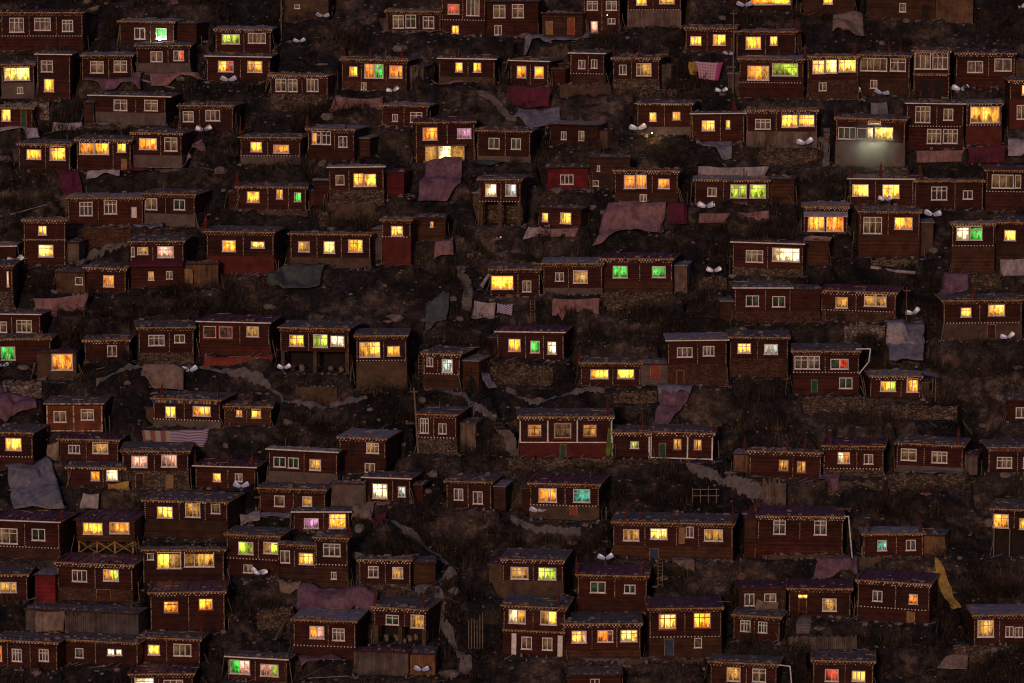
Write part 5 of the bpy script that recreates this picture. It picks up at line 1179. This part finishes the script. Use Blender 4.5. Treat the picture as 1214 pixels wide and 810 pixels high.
def fence(t, x0, y0, x1, y1, mat, lab, wpl=.22, key_rail=True):
    a = on_slope(*T(t, x0, y1)); b = on_slope(*T(t, x1, y1)); s = float(np.dot(a - CAM, FWD)) / FPX; Hh = (y1 - y0) * K * s
    g = np.array(a) - np.array([0, .2, 0]); L = b[0] - a[0]; root = empty('board_fence', g); tag(root, lab, 'fence'); rd = random.Random(hash_(lab)); m = MB(); x = 0
    while x < L: h_ = Hh * rd.uniform(.75, 1.05); yy = rd.uniform(-.05, .05); m.box(x, yy, -.3, x + min(wpl * .9, .2 if wpl < .29 else .09), .07, h_); x += wpl
    m.build('boards', mat, root)
    for f in (.3, .75) if key_rail else (): r = MB(); r.box(0, .08, Hh * f, L, .14, Hh * f + .1); r.build('rail', mat, root)
fence('D2', 0, 640, 100, 762, 'grey_boards', 'grey fence of upright boards below two dim brown windows')
fence('C2', 850, 680, 975, 745, 'pole_wood', 'thin stick fence on the dark slope below the white corner pillar', .9)
fence('D3', 115, 590, 430, 640, 'grey_boards', 'long grey retaining fence below the lit transom house')
fence('B3', 985, 485, 1050, 640, 'pole_wood', 'bundle of upright poles standing on the dark slope', .3, False)
fence('A3', 300, 480, 640, 578, 'grey_boards', 'dark board side of the long open pen')
# ------------------------------------------------------------------ paths and stairs
def path(t, pts, w, name, lab=None, stairs=False, mat='path_dust'):
    px = [T(t, *p) for p in pts]; L = []
    for a, b in zip(px, px[1:]):
        n = max(2, int(math.hypot(b[0] - a[0], b[1] - a[1]) / 2.2))
        for i in range(n): f = i / n; L.append(hit_ground(a[0] * (1 - f) + b[0] * f, a[1] * (1 - f) + b[1] * f))
    L.append(hit_ground(*px[-1])); L = np.array(L); L[1:-1] = (L[:-2] + L[1:-1] * 2 + L[2:]) / 4; m = MB(); rd = random.Random(5); PATHPTS.extend(L[:, :2].tolist())
    if stairs:
        for i in range(len(L)):
            x, y = L[i][0], L[i][1]; z = max(ground(x, y), ground(x, y + .3)) + .1
            m.box(x - w / 2 + rd.uniform(-.08, .08), y - .25, z - .5, x + w / 2 + rd.uniform(-.08, .08), y + .3, z + rd.uniform(-.03, .03) + .002 * i)
        o = m.build(name, mat); tag(o, lab, 'stairs'); return
    for i in range(len(L)):
        d = L[min(i + 1, len(L) - 1)] - L[max(i - 1, 0)]; nrm = np.array([-d[1], d[0]]); nrm /= max(np.linalg.norm(nrm), 1e-6); ww = w * rd.uniform(.22, .42)
        for k in (-1, 0, 1): x, y = L[i][0] + nrm[0] * ww * k, L[i][1] + nrm[1] * ww * k; m.v.append((x, y, max(ground(x, y), (ground_top(x, y, .2) + ground(x, y)) / 2) + .1))
    for i in range(len(L) - 1):
        for k in (0, 1): a = i * 3 + k; m.f.append((a, a + 3, a + 4, a + 1)); m.m.append(0)
    o = m.build(name, mat, smooth=True); o['kind'] = 'structure'
path('B1', [(950, 470), (975, 520), (985, 580), (975, 650)], 1.1, 'stone_stairs', 'stone steps climbing beside the double golden window', True)
path('B2', [(1118, 400), (1150, 450), (1175, 500), (1195, 545)], 1.2, 'stone_stairs', 'stone steps climbing to the grand house', True)
path('D3', [(190, 510), (185, 580)], 1.5, 'stone_stairs', 'short dark steps below the lit transom', True)
path('D0', [(292, 620), (285, 690), (290, 760)], .8, 'stone_stairs', 'narrow dark steps left of the pale glazed house', True)
path('B0', [(1040, 420), (1110, 490), (1190, 555)], .9, 'stone_stairs', 'rough steps slanting down from the thin pale roof line house', True)
path('B2', [(800, 225), (900, 260), (970, 280), (1050, 350), (1110, 395)], .8, 'path')
path('B3', [(640, 70), (720, 150), (830, 225), (930, 290)], .9, 'path')
path('B3', [(930, 310), (800, 375), (740, 395)], .8, 'path')
path('B3', [(830, 470), (870, 560), (930, 670), (1000, 740), (940, 770), (860, 790)], 1.0, 'path')
path('C2', [(830, 590), (900, 640), (1000, 670), (1100, 715), (1200, 755)], .9, 'path')
path('B2', [(0, 210), (70, 235), (150, 300), (330, 330), (430, 310), (520, 285)], .7, 'path')
path('A1', [(350, 440), (450, 400), (560, 355), (600, 345)], .8, 'path')
path('C2', [(0, 250), (120, 315), (210, 285), (300, 262), (450, 252)], .7, 'path')
path('A2', [(440, 215), (540, 165), (640, 145), (800, 140), (950, 150), (1190, 215)], .6, 'path')
path('C3', [(20, 70), (150, 130), (340, 140)], .6, 'path')
path('C3', [(330, 700), (560, 715), (740, 680), (920, 655)], .7, 'path')

# ------------------------------------------------------------------ dry brush, rubble
def scatter():
    V, F, n = [], [], 0
    r = np.random.default_rng(3)
    tot = 44000
    xs = r.uniform(-68, 68, tot); ys = r.uniform(-54, 62, tot)
    dn = vnoise(xs, ys, 6, 21) + .6 * vnoise(xs, ys, 2.2, 22)
    ii = np.clip(np.searchsorted(GX, xs) - 1, 0, len(GX) - 2); jj = np.clip(np.searchsorted(GY, ys) - 1, 0, len(GY) - 2)
    ok = ~(FOOT[jj, ii] | FOOT[jj + 1, ii + 1] | FOOT[jj, ii + 1] | FOOT[jj + 1, ii]) & (dn > -.22)
    near = np.ones(tot, bool)
    for h in HOUSES: near &= ~((np.abs(xs - h.p[0]) < h.w / 2) & (ys < h.p[1]) & (ys > h.p[1] - .9))
    ok &= near
    PP = np.array(PATHPTS)
    for q0 in range(0, tot, 2000): ok[q0:q0+2000] &= (((xs[q0:q0+2000, None] - PP[:, 0]) ** 2 + (ys[q0:q0+2000, None] - PP[:, 1]) ** 2).min(1) > .6)
    xs, ys, dn, ii, jj = xs[ok], ys[ok], dn[ok], ii[ok], jj[ok]; zs = Z[jj, ii]
    def blades(xs, ys, zs, kk, B, spread, w0, w1, tall):
        m = len(xs); k = kk[:, None] * r.uniform(.5, 1.2, (m, B)); an = r.uniform(0, 2 * np.pi, (m, B)); le = r.uniform(.1, .9, (m, B)) * k
        bx = xs[:, None] + r.normal(0, spread, (m, B)) * kk[:, None]; by = ys[:, None] + r.normal(0, spread, (m, B)) * kk[:, None]; bz = np.broadcast_to(zs[:, None] - .1, (m, B)) + r.uniform(0, .45, (m, B)) * k * (tall > 1)
        w = r.uniform(w0, w1, (m, B)); pa = an + np.pi / 2
        A = np.stack([bx + np.cos(pa) * w, by + np.sin(pa) * w, bz], -1); Bv = np.stack([bx - np.cos(pa) * w, by - np.sin(pa) * w, bz], -1)
        Cv = np.stack([bx + np.cos(an) * le, by + np.sin(an) * le, bz + .15 + k * .75], -1)
        return np.stack([A, Bv, Cv], 2).reshape(-1, 3)
    c1 = blades(xs, ys, zs, np.clip(.3 + .7 * dn, .18, .7), 9, .35, .03, .08, 1)
    big = (r.random(len(xs)) < .13) & (dn > -.02)
    c2 = blades(xs[big], ys[big], zs[big], r.uniform(.7, 1.9, big.sum()), 46, .42, .02, .06, 2)
    # rounded thorn bushes on the banks
    cand = np.nonzero((SM[jj, ii] < .35) & (dn > -.1))[0]; cand = r.permutation(cand)[:620]; bx, by, bz = xs[cand], ys[cand], zs[cand]
    m3, B3 = len(cand), 230; Rr = r.uniform(.5, 1.7, m3)[:, None]; th = r.uniform(0, 2 * np.pi, (m3, B3)); cp = r.uniform(-.25, 1, (m3, B3)); sp_ = np.sqrt(np.maximum(1 - cp * cp, 0)); q = r.uniform(.55, 1.05, (m3, B3)) * (1 + .25 * np.sin(3 * th + r.uniform(0, 6, (m3, 1))))
    d3 = np.stack([sp_ * np.cos(th), sp_ * np.sin(th), cp], -1); base = np.stack([bx, by, bz + .1], -1)[:, None, :] + d3 * (Rr * q)[..., None] * np.array([1.25, 1, .8])
    ln = r.uniform(.12, .36, (m3, B3))[..., None]; dv = d3 + r.normal(0, .5, (m3, B3, 3)); tip = base + dv * ln; sd_ = np.cross(dv, r.normal(0, 1, (m3, B3, 3))); sd_ /= np.linalg.norm(sd_, axis=-1, keepdims=True) + 1e-6; wv = sd_ * r.uniform(.02, .055, (m3, B3))[..., None]
    c3 = np.stack([base + wv, base - wv, tip], 2).reshape(-1, 3)
    co = np.concatenate([c1, c2])
    for name, co, mt, lab in (('dry_brush', co, 'dry_blades', 'dry brown grass and brush covering the dark slope between the houses'), ('undergrowth', c3, 'thorn_twigs', 'dark rounded thorn bushes growing on the banks')):
        me = bpy.data.meshes.new(name); N_ = len(co); me.vertices.add(N_); me.vertices.foreach_set('co', co.ravel()); me.loops.add(N_); me.loops.foreach_set('vertex_index', np.arange(N_))
        me.polygons.add(N_ // 3); me.polygons.foreach_set('loop_start', np.arange(0, N_, 3)); me.polygons.foreach_set('loop_total', np.full(N_ // 3, 3)); me.update(calc_edges=True)
        me.materials.append(MATS[mt]); o = bpy.data.objects.new(name, me); C.objects.link(o); tag(o, lab, 'brush', None, 'stuff')
scatter()
def rubble():
    m = MB(); r = random.Random(11)
    for k in range(4200):
        x, y = r.uniform(-66, 66), r.uniform(-52, 60); i = min(int(np.searchsorted(GX, x)), len(GX) - 1); j = min(int(np.searchsorted(GY, y)), len(GY) - 1)
        if FOOT[j, i]: continue
        q = r.uniform(.07, .2) * (r.uniform(2, 4) if r.random() < .07 else 1); m.lump((x, y, Z[j, i] + q * .2), q * r.uniform(1, 1.6), q, q * .8, 0, k)
    o = m.build('rubble', 'stone_lump'); tag(o, 'loose stones strewn over the slope between the houses', 'rubble', None, 'stuff')
rubble()
def litter():
    m = MB(); r = random.Random(17)
    for h in HOUSES:
        for k in range(r.randint(1, 5)):          # poles and boards leaning on the walls
            sd_ = r.choice([-1, 1]); lx = sd_ * (h.w / 2 + r.uniform(.0, .9)); c, s_ = math.cos(h.yaw), math.sin(h.yaw); ly = r.uniform(-.5, .6); x, y = h.p[0] + lx * c - ly * s_, h.p[1] + lx * s_ + ly * c; z = ground(x, y)
            m.bar((x, y - .3, z - .1), (x - sd_ * r.uniform(0, .7), y + .2, z + r.uniform(.9, 2.6)), r.uniform(.025, .06), r.choice([0, 0, 1]), 5)
        for k in range(int(h.w * 2.2)):
            lx = r.uniform(-h.w / 2 - .6, h.w / 2 + .6); ly = -r.uniform(.5, 1.9); c, s_ = math.cos(h.yaw), math.sin(h.yaw); x, y = h.p[0] + lx * c - ly * s_, h.p[1] + lx * s_ + ly * c; z = ground(x, y); kk = r.random(); mi = r.choice([0, 0, 1, 1, 2, 3, 4, 5])
            if kk < .45: a = r.uniform(-.5, .5); L = r.uniform(.4, 1.4); m.bar((x, y, z + .05), (x + L * math.cos(a), y + .2 * L, z + r.uniform(.05, .5)), r.uniform(.02, .05), mi, 5)
            elif kk < .7: w = r.uniform(.12, .35); m.box(x, y, z - .05, x + w, y + .25, z + r.uniform(.12, .4), mi)
            else: q = r.uniform(.1, .28); m.lump((x, y, z + q * .4), q * 1.4, q, q * .8, mi, k)
    for k in range(420):                          # boards, rags and sticks further out on the banks
        x, y = r.uniform(-64, 64), r.uniform(-50, 58); z = ground_top(x, y, .2); a = r.uniform(-.7, .7); L = r.uniform(.5, 2.6)
        if r.random() < .7: m.bar((x, y, z + .08), (x + L * math.cos(a), y + L * math.sin(a) * .5, ground_top(x + L * math.cos(a), y + L * math.sin(a) * .5, .2) + .1), r.uniform(.025, .06), r.choice([0, 1, 1]), 5)
        else: q = r.uniform(.2, .5); m.lump((x, y, z), q * 1.5, q, q * .45, r.choice([3, 4, 2]), k)
    o = m.build('litter', ['pole_wood', 'grey_boards', 'stone_lump', 'tarp_rose', 'tarp_blue', 'dark_gap']); tag(o, 'odds and ends of firewood, boards and rags along the house fronts', 'litter', None, 'stuff')
litter()
# bulb lamps burning outdoors, the one over the brush unseen, inferred from its light
def lamp(P, lab, rad=.12, col=(1, .95, .85), w=4):
    root = empty('outdoor_lamp', P); tag(root, lab, 'lamp')
    m = MB(); m.lump((0, 0, 0), rad, rad, rad, 0, 1); m.build('bulb', 'lamp_glow', root, True)
    b = MB(); b.bar((0, .02, rad * .7), (0, .3 if rad > .03 else 1.45, rad + .12), .03 if rad > .03 else .015); b.build('bracket', 'iron', root)
    l = bpy.data.lights.new('lamp_light', 'POINT'); l.energy = w; l.color = col; l.shadow_soft_size = rad * 1.3; lo = bpy.data.objects.new('lamp_light', l); C.objects.link(lo); lo.parent = root; lo.location = (0, -rad * 2.2, 0); l.shadow_soft_size = max(l.shadow_soft_size, .25 if rad < .03 else 0)
for h in HOUSES:
    for key, lab, col, rad, w in (('lamp', 'star-bright white lamp hanging under a green window', (.75, 1, .85), .3, 80), ('bulb', 'tiny lamp beside a pink curtain', (.6, 1, .6), .06, 2)):
        if key in h.o:
            a = T(h.t, *h.o[key]); P = at_y(a[0], a[1], h.p[1] - (.9 if key == 'lamp' else .5)); lamp(P, lab, rad, col, w)
    if 'spill' in h.o:                             # added strip light for the glazed front's own glow, shining down through the smoke
        a = T(h.t, *h.o['spill']); P = at_y(a[0], a[1] - 2, h.p[1] - .35); root = empty('strip_lamp', P); tag(root, 'added strip light giving the glow below the half green, half white glazed front', 'lamp')
        m = MB(); m.box(-1.7, -.04, -.03, 1.7, .04, .0); m.build('tube', 'window_light_Y', root); m = MB(); m.box(-1.8, -.07, .003, 1.8, .34, .06); m.build('housing', 'iron', root)
        l = bpy.data.lights.new('lamp_light', 'AREA'); l.shape = 'RECTANGLE'; l.size = 3.2; l.size_y = .12; l.energy = 80; l.color = (.95, 1, .7); lo = bpy.data.objects.new('lamp_light', l); C.objects.link(lo); lo.parent = root; lo.location = (0, -.1, -.06); lo.rotation_euler = (R(-25), 0, 0)
lamp(pt('C3', 940, 655, 1.0), 'small lamp lighting the roof at the lower edge', .08, (1, .7, .35), 14)
lamp(pt('C0', 665, 655, 1.3) + np.array([0, -.6, 0]), 'warm lamp lighting the brush below two small yellow windows', .05, (1, .62, .2), 110)
lamp(pt('D3', 800, 325, .8), 'small lamp above the long golden tarp', .06, (1, .65, .22), 18)

# ------------------------------------------------------------------ thin smoke drifting before the glazed front
def smoke():
    h = next(h for h in HOUSES if 'spill' in h.o); m, t, b = nodes('smoke'); t.nodes.remove(b); out = t.nodes['Material Output']
    v = t.nodes.new('ShaderNodeVolumePrincipled'); v.inputs['Color'].default_value = (.85, .9, .85, 1); co = t.nodes.new('ShaderNodeTexCoord').outputs['Object']
    ln = N(t, 'ShaderNodeVectorMath', operation='LENGTH'); t.links.new(co, ln.inputs[0])
    mr = N(t, 'ShaderNodeMapRange'); mr.inputs[1].default_value = 1.0; mr.inputs[2].default_value = .25; mr.inputs[3].default_value = 0; mr.inputs[4].default_value = .9; t.links.new(ln.outputs['Value'], mr.inputs[0])
    n = noise(t, co, 1.3, 4); mu = N(t, 'ShaderNodeMath', operation='MULTIPLY'); t.links.new(mr.outputs[0], mu.inputs[0]); t.links.new(n, mu.inputs[1]); t.links.new(mu.outputs[0], v.inputs['Density']); t.links.new(v.outputs[0], out.inputs['Volume'])
    mb = MB()
    for j in range(9):
        for i in range(16): ph = math.pi * (j + .5) / 9; th = 2 * math.pi * i / 16; mb.v.append((math.sin(ph) * math.cos(th), math.sin(ph) * math.sin(th), math.cos(ph)))
    for j in range(8):
        for i in range(16): a = j * 16 + i; b_ = j * 16 + (i + 1) % 16; mb.f.append((a, a + 16, b_ + 16, b_)); mb.m.append(0)
    mb.f += [tuple(range(16)), tuple(range(143, 127, -1))]; mb.m += [0, 0]
    a = T('D0', 490, 665); P = at_y(a[0], a[1], h.p[1] - 1.9); o = mb.build('smoke', 'smoke', loc=P); o.scale = (4.3, 1.3, 3.2); tag(o, 'thin pale smoke drifting before the half green, half white glazed house', 'smoke', None, 'stuff')
smoke()
pennant(tuple(pt('C2', 470, 552)), 'tall lime-green prayer flag at the corner of the grand house', random.Random(3), 'tarp_lime', 'tall flags by the paths', 2.1)
